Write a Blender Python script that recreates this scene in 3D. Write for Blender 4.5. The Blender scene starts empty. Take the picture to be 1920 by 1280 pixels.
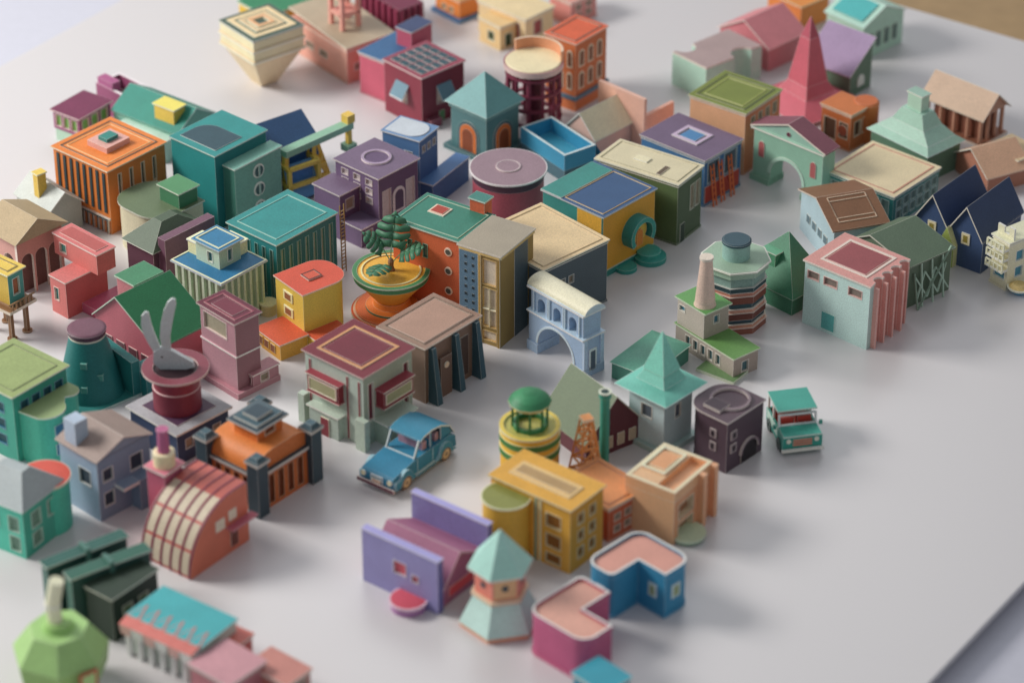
import bpy, math, random
from mathutils import Vector, Matrix
random.seed(4)
sc=bpy.context.scene
# ---------------------------------------------------------------- camera
PIT=math.radians(32.0); FO=6000.0; D=60.0
SN,CS=math.sin(PIT),math.cos(PIT)
CAM=Vector((0,-D*CS,D*SN)); FW=Vector((0,CS,-SN)); UP=Vector((0,SN,CS))
def survey(u,v,z=0.0):
    dv=(640-v)/FO; du=(u-960)/FO
    t=(CAM.z-z)/(SN-dv*CS)
    return Vector((t*du, CAM.y+t*(CS+dv*SN), z))
def hz(P,v):
    q=Vector((P[0],P[1],0))-CAM; dv=(640-v)/FO
    return (dv*q.dot(FW)-q.dot(UP))/(UP.z-dv*FW.z)
cd=bpy.data.cameras.new("camera"); cam=bpy.data.objects.new("camera",cd)
sc.collection.objects.link(cam); cam.location=CAM
cam.rotation_euler=(math.radians(90)-PIT,0,0)
cd.sensor_width=36; cd.lens=36*FO/1920; cd.clip_end=500; cd.clip_start=1
cd.dof.use_dof=True; cd.dof.focus_distance=60.4; cd.dof.aperture_fstop=0.18
sc.camera=cam
# ---------------------------------------------------------------- materials
GAIN=1.3
def rgb(h): return [int(h[i:i+2],16)/255 for i in (0,2,4)]
def hx(c): return ''.join('%02X'%int(max(0,min(1,x))*255+.5) for x in c)
def mixh(a,b,t):
    A,B=rgb(a),rgb(b); return hx([A[i]*(1-t)+B[i]*t for i in range(3)])
def pale(h): return mixh(h,'ECE4D6',.68)
def lin(h):
    c=[min(.86,(c/12.92 if c<=.04045 else ((c+.055)/1.055)**2.4)*GAIN) for c in rgb(h)]
    g=.3*c[0]+.59*c[1]+.11*c[2]; return [x*.93+g*.07 for x in c]
MC={}
def M(h,kind='paper'):
    k=(h,kind)
    if k in MC: return MC[k]
    m=bpy.data.materials.new(kind+'_'+h); m.use_nodes=True
    nt=m.node_tree; N=nt.nodes; L=nt.links; b=N['Principled BSDF']
    c=lin(h)
    tc=N.new('ShaderNodeTexCoord')
    n1=N.new('ShaderNodeTexNoise'); n1.inputs['Scale'].default_value=2.2; n1.inputs['Detail'].default_value=3
    n2=N.new('ShaderNodeTexNoise'); n2.inputs['Scale'].default_value=42; n2.inputs['Detail'].default_value=3; n2.inputs['Roughness'].default_value=.6
    for n in (n1,n2): L.new(tc.outputs['Object'],n.inputs['Vector'])
    r1=N.new('ShaderNodeMapRange'); r1.inputs['From Min'].default_value=.3; r1.inputs['From Max'].default_value=.7
    r1.inputs['To Min'].default_value=.94; r1.inputs['To Max'].default_value=1.05
    L.new(n1.outputs['Fac'],r1.inputs['Value'])
    r2=N.new('ShaderNodeMapRange'); r2.inputs['From Min'].default_value=.32; r2.inputs['From Max'].default_value=.7
    r2.inputs['To Min'].default_value=.86; r2.inputs['To Max'].default_value=1.18
    L.new(n2.outputs['Fac'],r2.inputs['Value'])
    mu=N.new('ShaderNodeMath'); mu.operation='MULTIPLY'; L.new(r1.outputs[0],mu.inputs[0]); L.new(r2.outputs[0],mu.inputs[1])
    vm=N.new('ShaderNodeVectorMath'); vm.operation='SCALE'; vm.inputs[0].default_value=c
    L.new(mu.outputs[0],vm.inputs['Scale'])
    bp=N.new('ShaderNodeBump'); bp.inputs['Strength'].default_value=.3; bp.inputs['Distance'].default_value=.01
    L.new(n2.outputs['Fac'],bp.inputs['Height']); L.new(bp.outputs[0],b.inputs['Normal'])
    if kind=='paper':
        # worn pale fold lines of cut card
        bv=N.new('ShaderNodeBevel'); bv.samples=4; bv.inputs['Radius'].default_value=.013
        ge=N.new('ShaderNodeNewGeometry'); dt=N.new('ShaderNodeVectorMath'); dt.operation='DOT_PRODUCT'
        L.new(bv.outputs[0],dt.inputs[0]); L.new(ge.outputs['Normal'],dt.inputs[1])
        r3=N.new('ShaderNodeMapRange'); r3.inputs['From Min'].default_value=.985; r3.inputs['From Max'].default_value=.88
        r3.inputs['To Min'].default_value=0; r3.inputs['To Max'].default_value=.95
        L.new(dt.outputs['Value'],r3.inputs['Value'])
        mx=N.new('ShaderNodeMix'); mx.data_type='RGBA'
        L.new(r3.outputs[0],mx.inputs[0]); L.new(vm.outputs[0],mx.inputs[6])
        mx.inputs[7].default_value=(*lin(mixh(h,'F4EEE4',.7)),1)
        L.new(mx.outputs[2],b.inputs['Base Color'])
    else: L.new(vm.outputs[0],b.inputs['Base Color'])
    b.inputs['Roughness'].default_value=.5; b.inputs['Specular IOR Level'].default_value=.4
    MC[k]=m; return m
THIN={'rib','leaf','window_bar','railing_bar','grille_bar','lattice','truss','ladder','trestle','leaf_stem','door_line','roof_trim','hoop','balustrade','small_window'}
# ---------------------------------------------------------------- shapes
def rect(x0,x1,y0,y1): return [(x0,y0),(x1,y0),(x1,y1),(x0,y1)]
def circ(cx,cy,r,n=28,a0=0,a1=360,ry=None):
    ry=ry or r; full=abs(a1-a0)>=359.9; k=n if full else n+1
    return [(cx+r*math.cos(math.radians(a0+(a1-a0)*i/n)),cy+ry*math.sin(math.radians(a0+(a1-a0)*i/n))) for i in range(k)]
def rrect(x0,x1,y0,y1,r,cs=(1,1,1,1)):
    P=[];C=[(x0,y0,1,1,180),(x1,y0,-1,1,270),(x1,y1,-1,-1,0),(x0,y1,1,-1,90)]
    for i,(x,y,sx,sy,a) in enumerate(C):
        if cs[i]: P+=circ(x+sx*r,y+sy*r,r,8,a,a+90)
        else: P.append((x,y))
    return P
def archp(x0,x1,z0,z1,n=12):
    r=(x1-x0)/2; zc=max(z0,z1-r)
    return [(x0,z0),(x1,z0)]+circ((x0+x1)/2,zc,r,n,0,180,ry=z1-zc)
def arcade(a0,a1,z0,z1,holes,n=12):
    """profile with round arches open at the bottom: holes=(c0,c1,top)"""
    P=[(a0,z0)]
    for c0,c1,tp in holes:
        r=(c1-c0)/2; zc=max(z0,tp-r); P.append((c0,z0))
        P+=circ((c0+c1)/2,zc,r,n,180,0,ry=tp-zc); P.append((c1,z0))
    P+=[(a1,z0),(a1,z1),(a0,z1)]; return P
def grid(n,m,a0=.1,a1=.9,b0=.15,b1=.88,ga=.45,gb=.4):
    o=[];ca=(a1-a0)/n;cb=(b1-b0)/m
    for i in range(n):
        for j in range(m):
            o.append((a0+ca*(i+ga/2),a0+ca*(i+1-ga/2),b0+cb*(j+gb/2),b0+cb*(j+1-gb/2)))
    return o
PANE='8C7D6C'
class T:
    def __init__(s,name,label,cat,fb,ft=None,rt=None,lt=None,ang=None,group=None):
        s.P=survey(*fb); s.h=0
        if ft is not None: s.h=hz(s.P,ft[1])
        if rt is not None:
            r=survey(rt[0],rt[1],s.h)-s.P; l=survey(lt[0],lt[1],s.h)-s.P
            ar=math.atan2(r.y,r.x); al=math.atan2(l.y,l.x)-math.pi/2
            s.ang=(ar+al)/2; s.w=math.hypot(r.x,r.y); s.d=math.hypot(l.x,l.y)
        else: s.ang=math.radians(ang if ang is not None else 45); s.w=s.d=1
        s.e=bpy.data.objects.new(name,None); s.e.empty_display_size=.2
        sc.collection.objects.link(s.e); s.e.location=(s.P.x,s.P.y,0); s.e.rotation_euler=(0,0,s.ang)
        s.e['label']=label; s.e['category']=cat
        if group: s.e['group']=group
        s.k=FO/((s.P-CAM).dot(FW))
    def H(s,v): return hz(s.P,v)
    def mesh(s,name,vs,fs,mats,mi=None,par=None,ang=24):
        me=bpy.data.meshes.new(name); me.from_pydata([tuple(v) for v in vs],[],fs)
        kd='flat_paper' if name in THIN else 'paper'
        for m in mats: me.materials.append(m if not isinstance(m,str) else M(m,kd))
        if mi:
            for p,i in zip(me.polygons,mi): p.material_index=i
        me.shade_smooth(); me.set_sharp_from_angle(angle=math.radians(ang))
        o=bpy.data.objects.new(name,me); sc.collection.objects.link(o); o.parent=par or s.e
        return o
    def ext(s,name,ax,poly,t0,t1,col,side=None,par=None):
        if t0>t1: t0,t1=t1,t0
        if side is None: side=pale(col) if (t1-t0)<.075 else col
        f={'x':lambda p,t:(t,p[0],p[1]),'y':lambda p,t:(p[0],t,p[1]),'z':lambda p,t:(p[0],p[1],t)}[ax]
        A=sum(poly[i][0]*poly[(i+1)%len(poly)][1]-poly[(i+1)%len(poly)][0]*poly[i][1] for i in range(len(poly)))
        if A<0: poly=poly[::-1]
        n=len(poly); vs=[f(p,t0) for p in poly]+[f(p,t1) for p in poly]
        flip=(ax=='y')
        a=list(range(n)); b=list(range(n,2*n))
        fs=[a[::-1],b]+[[i,(i+1)%n,n+(i+1)%n,n+i] for i in range(n)]
        if flip: fs=[q[::-1] for q in fs]
        return s.mesh(name,vs,fs,[col,side],[0,0]+[1]*n,par)
    def bx(s,name,x0,x1,y0,y1,z0,z1,col,side=None,par=None):
        return s.ext(name,'z',rect(x0,x1,y0,y1),z0,z1,col,side,par)
    def ring(s,name,ax,o,i,t0,t1,col,par=None,side=None):
        f={'x':lambda p,t:(t,p[0],p[1]),'y':lambda p,t:(p[0],t,p[1]),'z':lambda p,t:(p[0],p[1],t)}[ax]
        n=len(o); vs=[f(p,t0) for p in o]+[f(p,t0) for p in i]+[f(p,t1) for p in o]+[f(p,t1) for p in i]
        fs=[];mi=[]
        for k in range(n):
            j=(k+1)%n
            fs+=[[k,k+n,j+n,j],[k+2*n,j+2*n,j+3*n,k+3*n],[k,j,j+2*n,k+2*n],[k+n,k+3*n,j+3*n,j+n]]; mi+=[0,0,1,1]
        if ax=='y': fs=[q[::-1] for q in fs]
        return s.mesh(name,vs,fs,[col,side or pale(col)],mi,par)
    def arcring(s,name,ax,o,i,t0,t1,col,side=None):
        return s.ext(name,ax,o+i[::-1],t0,t1,col,side or pale(col))
    def rr(s,x0,x1,y0,y1,z,wd,col,t=.014,name='roof_trim'):
        return s.ring(name,'z',rect(x0,x1,y0,y1),rect(x0+wd,x1-wd,y0+wd,y1-wd),z,z+t,col)
    def frus(s,name,a,b,col,side=None):
        """a,b = (x0,x1,y0,y1,z) bottom and top rectangles"""
        vs=[(x,y,a[4]) for x,y in rect(*a[:4])]+[(x,y,b[4]) for x,y in rect(*b[:4])]
        return s.mesh(name,vs,[[3,2,1,0],[4,5,6,7]]+[[i,(i+1)%4,4+(i+1)%4,4+i] for i in range(4)],[col,side or col],[0,1,0,0,0,0])
    def lathe(s,name,cx,cy,prof,cols,n=36,par=None,rot=0):
        if isinstance(cols,str): cols=[cols]*(len(prof)-1)
        ms=[];vs=[];fs=[];mi=[]
        for r,z in prof:
            for i in range(n):
                a=2*math.pi*i/n+rot; vs.append((cx+r*math.cos(a),cy+r*math.sin(a),z))
        for k in range(len(prof)-1):
            if cols[k] not in ms: ms.append(cols[k])
            for i in range(n):
                j=(i+1)%n; fs.append([k*n+i,k*n+j,(k+1)*n+j,(k+1)*n+i]); mi.append(ms.index(cols[k]))
        fs.append(list(range((len(prof)-1)*n,len(prof)*n))); mi.append(ms.index(cols[-1]))
        return s.mesh(name,vs,fs,ms,mi,par)
    def beams(s,name,L,th,col,par=None):
        vs=[];fs=[]
        for p,q in L:
            p,q=Vector(p),Vector(q); d=(q-p).normalized()
            u=d.cross(Vector((0,0,1)));
            if u.length<.1: u=Vector((1,0,0))
            u.normalize(); v=d.cross(u); b=len(vs)
            for e in (p,q):
                for a,c in ((-1,-1),(1,-1),(1,1),(-1,1)): vs.append(e+u*a*th/2+v*c*th/2)
            fs+=[[b,b+1,b+2,b+3],[b+7,b+6,b+5,b+4]]+[[b+i,b+4+i,b+4+(i+1)%4,b+(i+1)%4] for i in range(4)]
        return s.mesh(name,vs,fs,[M(col,'flat_paper')],None,par)
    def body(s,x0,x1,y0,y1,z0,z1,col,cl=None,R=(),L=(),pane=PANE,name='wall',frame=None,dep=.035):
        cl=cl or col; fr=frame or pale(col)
        vs=[];fs=[];mi=[]
        def q(pts,m):
            b=len(vs); vs.extend(pts); fs.append([b,b+1,b+2,b+3]); mi.append(m)
        wins=[]
        for face,hs,a0,a1,m in (('R',R,x0,x1,0),('L',L,y0,y1,1)):
            g=(lambda a,t,z:(a,y0+t,z)) if face=='R' else (lambda a,t,z:(x0+t,a,z))
            H=[(a0+(a1-a0)*p[0],a0+(a1-a0)*p[1],z0+(z1-z0)*p[2],z0+(z1-z0)*p[3]) for p in hs]
            xs=sorted(set([a0,a1]+[round(v,5) for p in H for v in p[:2]])); zs=sorted(set([z0,z1]+[round(v,5) for p in H for v in p[2:]]))
            for i in range(len(xs)-1):
                for j in range(len(zs)-1):
                    ca,cz=(xs[i]+xs[i+1])/2,(zs[j]+zs[j+1])/2
                    if any(p[0]<ca<p[1] and p[2]<cz<p[3] for p in H): continue
                    pts=[g(xs[i],0,zs[j]),g(xs[i+1],0,zs[j]),g(xs[i+1],0,zs[j+1]),g(xs[i],0,zs[j+1])]
                    q(pts if face=='R' else pts[::-1],m)
            for p in H:
                for (aa,za),(ab,zb) in (((p[0],p[2]),(p[1],p[2])),((p[1],p[2]),(p[1],p[3])),((p[1],p[3]),(p[0],p[3])),((p[0],p[3]),(p[0],p[2]))):
                    q([g(aa,0,za),g(aa,dep,za),g(ab,dep,zb),g(ab,0,zb)],2)
                W=[g(p[0],dep,p[2]),g(p[1],dep,p[2]),g(p[1],dep,p[3]),g(p[0],dep,p[3])]
                fw=.013; o=rect(p[0]-fw,p[1]+fw,p[2]-fw,p[3]+fw); i_=rect(p[0],p[1],p[2],p[3])
                V=W+[g(a,-.008,z) for a,z in o]+[g(a,-.008,z) for a,z in i_]+[g(a,.003,z) for a,z in o]
                F=[[0,1,2,3]]+[[4+k,4+(k+1)%4,8+(k+1)%4,8+k] for k in range(4)]+[[12+k,12+(k+1)%4,4+(k+1)%4,4+k] for k in range(4)]
                wins.append((V,F,[0]+[1]*8))
        q([(x1,y0,z0),(x1,y1,z0),(x1,y1,z1),(x1,y0,z1)],0); q([(x1,y1,z0),(x0,y1,z0),(x0,y1,z1),(x1,y1,z1)],1)
        q([(x0,y0,z1),(x1,y0,z1),(x1,y1,z1),(x0,y1,z1)],0)
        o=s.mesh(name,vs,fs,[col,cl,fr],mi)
        for V,F,mm in wins: s.mesh('window',V,F,[M(pane,'flat_paper'),fr],mm)
        return o
    def roof(s,x0,x1,y0,y1,z,col,o=.035,t=.03,name='roof'):
        return s.bx(name,x0-o,x1+o,y0-o,y1+o,z+.001,z+t,col)
    # plates glued onto faces
    def _face(s,face,poly,t,off,col,name,side=None):
        return s.ext(name,'y' if face=='R' else 'x',poly,-off-t,-off+.012,col,side)
    def pr(s,face,name,a0,a1,b0,b1,col,t=.02,off=0,side=None):
        W=s.w if face=='R' else s.d
        return s._face(face,rect(a0*W,a1*W,b0*s.h,b1*s.h),t,off,col,name,side or pale(col))
    def pc(s,face,name,a,b,r,col,t=.02,off=0,a0=0,a1=360):
        W=s.w if face=='R' else s.d
        return s._face(face,circ(a*W,b*s.h,r,24,a0,a1),t,off,col,name,pale(col))
    def pa(s,face,name,a0,a1,b0,b1,col,t=.02,off=0):
        W=s.w if face=='R' else s.d
        return s._face(face,archp(a0*W,a1*W,b0*s.h,b1*s.h),t,off,col,name,pale(col))
    def gable(s,ax,wall,roofc,H,x0=None,x1=None,y0=None,y1=None,h=None,z0=0,o=.05,t=.03,wl=None,pk=.5):
        x0=0 if x0 is None else x0; x1=s.w if x1 is None else x1; y0=0 if y0 is None else y0; y1=s.d if y1 is None else y1
        h=s.h if h is None else h
        if ax=='y': a0,a1,b0,b1=x0,x1,y0,y1
        else: a0,a1,b0,b1=y0,y1,x0,x1
        am=a0+(a1-a0)*pk
        s.ext('wall',ax,[(a0,z0),(a1,z0),(a1,h),(am,H),(a0,h)],b0,b1,wall,wl or wall)
        sl=(H-h)/(am-a0); sr=(H-h)/(a1-am)
        s.ext('roof',ax,[(a0-o,h-o*sl+.002),(am,H+.002),(am,H+t),(a0-o,h-o*sl+t)],b0-o,b1+o,pale(roofc),roofc)
        s.ext('roof',ax,[(am,H+.002),(a1+o,h-o*sr+.002),(a1+o,h-o*sr+t),(am,H+t)],b0-o,b1+o,pale(roofc),roofc)
def house(label,fb,ft,rt,lt,wall,roofc,R=(),L=(),pane=PANE,cl=None,frame=None,name='paper_house',cat='building',o=.035,band=True):
    t=T(name,label,cat,fb,ft,rt,lt); t.body(0,t.w,0,t.d,0,t.h-.03,wall,cl,R,L,pane,frame=frame)
    if roofc: t.roof(0,t.w,0,t.d,t.h-.03,roofc,o=o)
    if band and t.h>.5:
        t.bx('eave_band',-.014,t.w+.014,-.014,t.d+.014,t.h-.085,t.h-.065,mixh(wall,'D8CCB8',.35)); t.bx('base_band',-.016,t.w+.016,-.016,t.d+.016,0,.045,mixh(wall,'000000',.12),mixh(wall,'D8CCB8',.15))
    return t
# ================================================================ SETTING
def sheet(name,pts,z0,z1,mat):
    n=len(pts); me=bpy.data.meshes.new(name)
    me.from_pydata([(x,y,z0) for x,y in pts]+[(x,y,z1) for x,y in pts],[],[list(range(n))[::-1],list(range(n,2*n))]+[[i,(i+1)%n,n+(i+1)%n,n+i] for i in range(n)])
    me.materials.append(mat); o=bpy.data.objects.new(name,me); sc.collection.objects.link(o); o['kind']='structure'; return o
def plain(name,col,rough,bump=0,scale=3,spec=.5,var=.05):
    m=bpy.data.materials.new(name); m.use_nodes=True; nt=m.node_tree; N=nt.nodes; L=nt.links; b=N['Principled BSDF']
    tc=N.new('ShaderNodeTexCoord'); n=N.new('ShaderNodeTexNoise'); n.inputs['Scale'].default_value=scale; n.inputs['Detail'].default_value=5
    L.new(tc.outputs['Object'],n.inputs['Vector'])
    r=N.new('ShaderNodeMapRange'); r.inputs['To Min'].default_value=1-var; r.inputs['To Max'].default_value=1+var; L.new(n.outputs['Fac'],r.inputs['Value'])
    v=N.new('ShaderNodeVectorMath'); v.operation='SCALE'; v.inputs[0].default_value=col; L.new(r.outputs[0],v.inputs['Scale'])
    L.new(v.outputs[0],b.inputs['Base Color']); b.inputs['Roughness'].default_value=rough; b.inputs['Specular IOR Level'].default_value=spec
    if bump:
        bp=N.new('ShaderNodeBump'); bp.inputs['Strength'].default_value=bump; bp.inputs['Distance'].default_value=.02; L.new(n.outputs['Fac'],bp.inputs['Height']); L.new(bp.outputs[0],b.inputs['Normal'])
    return m
mx_=Vector((.574,.819)); nx_=Vector((.819,-.574))
def tb(n,m): p=nx_*n+mx_*m; return (p.x,p.y)
# table: n across, m along
corner=[tb(11.37,13.5)]+[tb(8.4+3.0*math.cos(a*math.pi/16),13.7+3.0*math.sin(a*math.pi/16)) for a in range(1,9)]
sheet('table_top',[tb(-15.57,-28),tb(11.37,-28)]+corner+[tb(-15.57,16.7)],-.12,0,plain('white_card',(.70,.68,.69),.3,.02,30,.5,.02))
sheet('under_cloth',[tb(-60,-60),tb(60,-60),tb(60,17.0),tb(-60,17.0)],-.5,-.3,plain('pale_cloth',(.62,.63,.72),.7,.2,6))
sheet('wooden_floor',[tb(-60,17.3),tb(60,17.3),tb(60,70),tb(-60,70)],-.6,-.4,plain('wood_brown',(.42,.28,.14),.5,.2,2,.4,.15))

# ================================================================ BUILDINGS, far rows
t=T('paper_tower','cream upside-down pyramid tower on a narrow foot','tower',(495,152),ang=38)
h=t.H(42); S=.64
t.frus('wall',(-.2,.2,-.2,.2,0),(-S*.97,S*.97,-S*.97,S*.97,h*.6),'DFC09A')
t.bx('cornice',-S-.03,S+.03,-S-.03,S+.03,h*.6,h*.64,'C9A878'); t.bx('upper_wall',-S,S,-S,S,h*.64,h*.78,'E2CBA4')
t.bx('cornice',-S-.03,S+.03,-S-.03,S+.03,h*.78,h*.82,'C9A878'); t.bx('upper_wall',-S,S,-S,S,h*.82,h*.97,'E2CBA4')
t.bx('roof',-S-.02,S+.02,-S-.02,S+.02,h*.97,h,'44584E',pale('44584E'))
t.rr(-S+.1,S-.1,-S+.1,S-.1,h,.12,'D8BE92'); t.rr(-.36,.36,-.36,.36,h,.1,'C8B088',.03); t.rr(-.22,.22,-.22,.22,h,.08,'D9A070',.05)

t=house('yellow walled box with flat green roof',(505,95),(503,30),(600,0),(440,5),'C9A21E','2E7A55')
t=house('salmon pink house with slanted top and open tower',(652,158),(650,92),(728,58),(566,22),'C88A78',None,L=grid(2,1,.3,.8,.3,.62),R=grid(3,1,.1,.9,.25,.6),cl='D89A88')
w,d,h=t.w,t.d,t.h
t.mesh('roof',[(-.04,-.04,h),(w+.04,-.04,h),(w+.04,d+.04,h+.15),(-.04,d+.04,h+.15),(-.04,-.04,h+.03),(w+.04,-.04,h+.03),(w+.04,d+.04,h+.18),(-.04,d+.04,h+.18)],[[3,2,1,0],[4,5,6,7],[0,1,5,4],[1,2,6,5],[2,3,7,6],[3,0,4,7]],['A89880','E0D0B8'],[0,0,1,1,1,1])
x0,y0=w*.28,d*.3; S=.42; z=h+.08
t.beams('belfry',[((x0+a*S,y0+b*S,z),(x0+a*S,y0+b*S,z+.75)) for a in(0,1) for b in(0,1)]+[((x0,y0,z+q),(x0+S,y0,z+q)) for q in(.35,.75)]+[((x0,y0,z+q),(x0,y0+S,z+q)) for q in(.35,.75)]+[((x0+S,y0,z+q),(x0+S,y0+S,z+q)) for q in(.35,.75)],.09,'D8988A')
t.bx('belfry_roof',x0-.05,x0+S+.05,y0-.05,y0+S+.05,z+.79,z+.84,'C78478')
t.bx('belfry_floor',x0,x0+S,y0,y0+S,z+.33,z+.38,'C78478')

t=T('paper_house','dark magenta pleated hall with ribbed walls','building',(750,85),(750,20),(790,2),(680,-30))
t.body(0,t.w,0,t.d,0,t.h,'6E2A42'); 
for i in range(7):
    t.bx('rib',-.05,0,t.d*(i+.2)/7,t.d*(i+.55)/7,0,t.h*.97,'8A3450'); 
    if i<4: t.bx('rib',t.w*(i+.2)/4,t.w*(i+.55)/4,-.05,0,0,t.h*.97,'7E2E4A')
t=house('orange block with blue trim at its foot',(862,42),(862,0),(905,-14),(812,-20),'D47A2C','D8842E',L=grid(2,1,.2,.8,.2,.6)); t.bx('plinth',-.08,t.w+.08,-.08,t.d+.08,0,.08,'3A6A9A')
t=house('cream house with tall maroon shuttered window',(985,92),(983,36),(1040,12),(893,2),'D8BC8E','D9BF92',R=[(.3,.6,.3,.8)],L=[(.12,.3,.15,.8)],pane='9A4A48')
t=house('small cream shed with dark green doorway',(938,96),(937,50),(968,38),(900,30),'D6B67E','D3B178',R=[(.3,.72,.05,.62)],L=[(.3,.6,.25,.65)],pane='3A4A30',name='paper_shed',cat='shed')
t=house('rose pink block with cream windows beside cream house',(1070,50),(1070,5),(1120,-15),(1030,-12),'C88078','CC8A80',R=grid(2,2)); 
# orange brick-red with arched windows
t=T('paper_house','burnt orange house with red roof and arched windows','building',(1078,210),(1078,82),(1157,58),(1012,70))
w,d,h=t.w,t.d,t.h
t.bx('wall',0,w,0,d,0,h-.03,'C06A3A'); t.roof(0,w,0,d,h-.03,'C8542A'); t.rr(.06,w-.06,.06,d-.06,h,.03,'6A4A3A')
for r_ in range(2):
    for i in range(3):
        for f in 'RL':
            t.pa(f,'window',.1+i*.29,.28+i*.29,.3+r_*.32,.55+r_*.32,'E0C4A8',.012); t.pa(f,'window_pane',.125+i*.29,.255+i*.29,.32+r_*.32,.53+r_*.32,'7A5038',.016)
t.bx('plinth',-.05,w+.05,-.05,d+.05,h*.17,h*.22,'4A6A80')
# pink with blue roof
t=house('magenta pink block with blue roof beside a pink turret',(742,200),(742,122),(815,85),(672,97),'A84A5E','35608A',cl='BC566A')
t.bx('turret',t.w*.62,t.w*1.15,t.d*.2,t.d*.62,0,t.h+.38,'B04E64'); t.bx('turret_roof',t.w*.6,t.w*1.17,t.d*.18,t.d*.64,t.h+.38,t.h+.41,'3A4668')
# maroon with skylight grid
t=T('paper_house','maroon box with dark glass grid roof and propped awnings','building',(792,243),(785,146),(868,112),(722,110))
w,d,h=t.w,t.d,t.h
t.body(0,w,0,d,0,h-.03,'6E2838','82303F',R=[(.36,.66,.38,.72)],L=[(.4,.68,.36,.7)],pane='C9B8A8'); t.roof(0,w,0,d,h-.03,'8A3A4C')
n=5
for i in range(n):
    for j in range(4):
        t.bx('skylight',.07+i*(w-.14)/n+.02,.07+(i+1)*(w-.14)/n-.02,.07+j*(d-.14)/4+.02,.07+(j+1)*(d-.14)/4-.02,h,h+.015,'2E4A54')
for f in 'RL':
    W=w if f=='R' else d; a0,a1=(.34*W,.68*W)
    g=(lambda a,o,z:(a,-o,z)) if f=='R' else (lambda a,o,z:(-o,a,z))
    t.mesh('awning',[g(a0,.01,h*.73),g(a1,.01,h*.73),g(a1,.2,h*.5),g(a0,.2,h*.5),g(a0,.01,h*.7),g(a1,.01,h*.7),g(a1,.2,h*.47),g(a0,.2,h*.47)],[[0,1,2,3],[7,6,5,4],[2,1,5,6],[0,3,7,4],[3,2,6,7]],['5A7F90','C9D0D0'],[0,0,1,1,1])
t.bx('door',w*.1,w*.36,-.15,0,0,h*.16,'7A4050'); t.pr('R','door_panel',.4,.52,.02,.22,'4A7A50')
# teal pyramid tower
t=T('paper_tower','slate teal square tower with pyramid roof and orange arches','tower',(912,305),(908,218),(970,186),(848,188))
w,d,h=t.w,t.d,t.h
t.bx('wall',0,w,0,d,0,h,'4A7274'); t.bx('cornice',-.03,w+.03,-.03,d+.03,h*.9,h+.002,'5A8684')
A=hz(survey(912,262),122)
t.frus('roof',(-.1,w+.1,-.1,d+.1,h+.004),(w/2-.01,w/2+.01,d/2-.01,d/2+.01,A),'5E9494')
for f in 'RL':
    t.pa(f,'arch_surround',.2,.8,.03,.72,'3A5A60',.015); t.pa(f,'archway',.27,.73,.03,.66,'C0621E',.025); t.pa(f,'archway_inner',.36,.66,.03,.56,'7A3A18',.03)
t.bx('step',-.12,w+.12,-.12,d+.12,0,.1,'3E6468')
# round maroon water tower
t=T('paper_pavilion','round open pavilion of maroon columns with cream disc roof','pavilion',(1000,235),ang=20)
h=t.H(112); r=.6
t.lathe('roof',0,0,[(r-.01,h-.05),(r-.01,h-.02),(r-.03,h)],['D8C8A0','D8C8A0'])
t.ring('parapet','z',circ(0,0,r+.03,30),circ(0,0,r,30),h-.14,h-.02,'8A4050')
for zz in (h*.86,h*.62,h*.4,h*.18): t.ring('hoop','z',circ(0,0,r,30),circ(0,0,r-.09,30),zz-.05,zz,'7A3448',side='7A3448')
for k in range(12):
    a=k*math.pi/6; t.beams('column',[((.55*math.cos(a),.55*math.sin(a),0),(.55*math.cos(a),.55*math.sin(a),h-.1))],.06,'7A3046')
t.lathe('core',0,0,[(.16,0),(.16,h*.85)],'5A2436'); 
t.arcring('rear_screen','z',circ(0,0,r+.02,20,-30,110),circ(0,0,r-.03,20,-30,110),h,h+.24,'D8B89A','C98A66')
# cream lean-to with pink wall
t=T('paper_shelter','cream sloped shelter leaning on a pink wall','shelter',(1115,300),(1115,262),(1175,225),(1065,235))
w,d,h=t.w,t.d,t.h
t.gable('x','D0A898','D8CBAA',h+.45,o=.04)
t.bx('wall',w+.02,w+.1,-.35,d+.1,0,h+.62,'DFA490'); t.bx('low_wall',w+.1,w+1.0,-.32,-.24,0,h+.2,'D29A86')
# blue tray
t=T('paper_pool','bright blue open-topped tray building with pale rim','building',(1058,345),(1058,292),(1115,270),(982,236))
w,d,h=t.w,t.d,t.h
t.bx('wall',.01,w-.01,.01,d-.01,0,h*.45,'3F5E6A'); t.ring('basin','z',rect(0,w,0,d),rect(.05,w-.05,.05,d-.05),h*.45,h,'C0D0D0',side='2E86A8'); t.bx('basin_floor',.05,w-.05,.05,d-.05,h*.45,h*.5,'3A96B0')
t.mesh('awning',[(w,0,h),(w,d,h),(w+.3,d,h-.5),(w+.3,0,h-.5)],[[0,1,2,3]],['2E90B4'])
# purple roof, blue walls
t=house('blue walled house with purple roof and orange ladders',(1318,388),(1312,300),(1384,258),(1210,248),'35608C','66546E',R=[(.1,.4,.45,.9),(.55,.88,.45,.9)],pane='4A5A66',cl='3A6A96')
w,d,h=t.w,t.d,t.h
t.rr(w*.3,w*.75,d*.3,d*.7,h,.07,'B8A4BC',.03); t.bx('roof_light',w*.38,w*.67,d*.38,d*.62,h,h+.02,'3F78A8'); t.pr('R','wall_panel',0.02,.95,.06,.4,'A83A2C')
for k in (.12,.34,.6): t.beams('ladder',[((w*k,-.16,0),(w*k+.05,0,h*.8)),((w*k+.1,-.16,0),(w*k+.15,0,h*.8))]+[((w*k+.01*j,-.15+.022*j,h*.12*j),(w*k+.1+.01*j,-.15+.022*j,h*.12*j)) for j in range(1,7)],.025,'C9622E')
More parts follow.
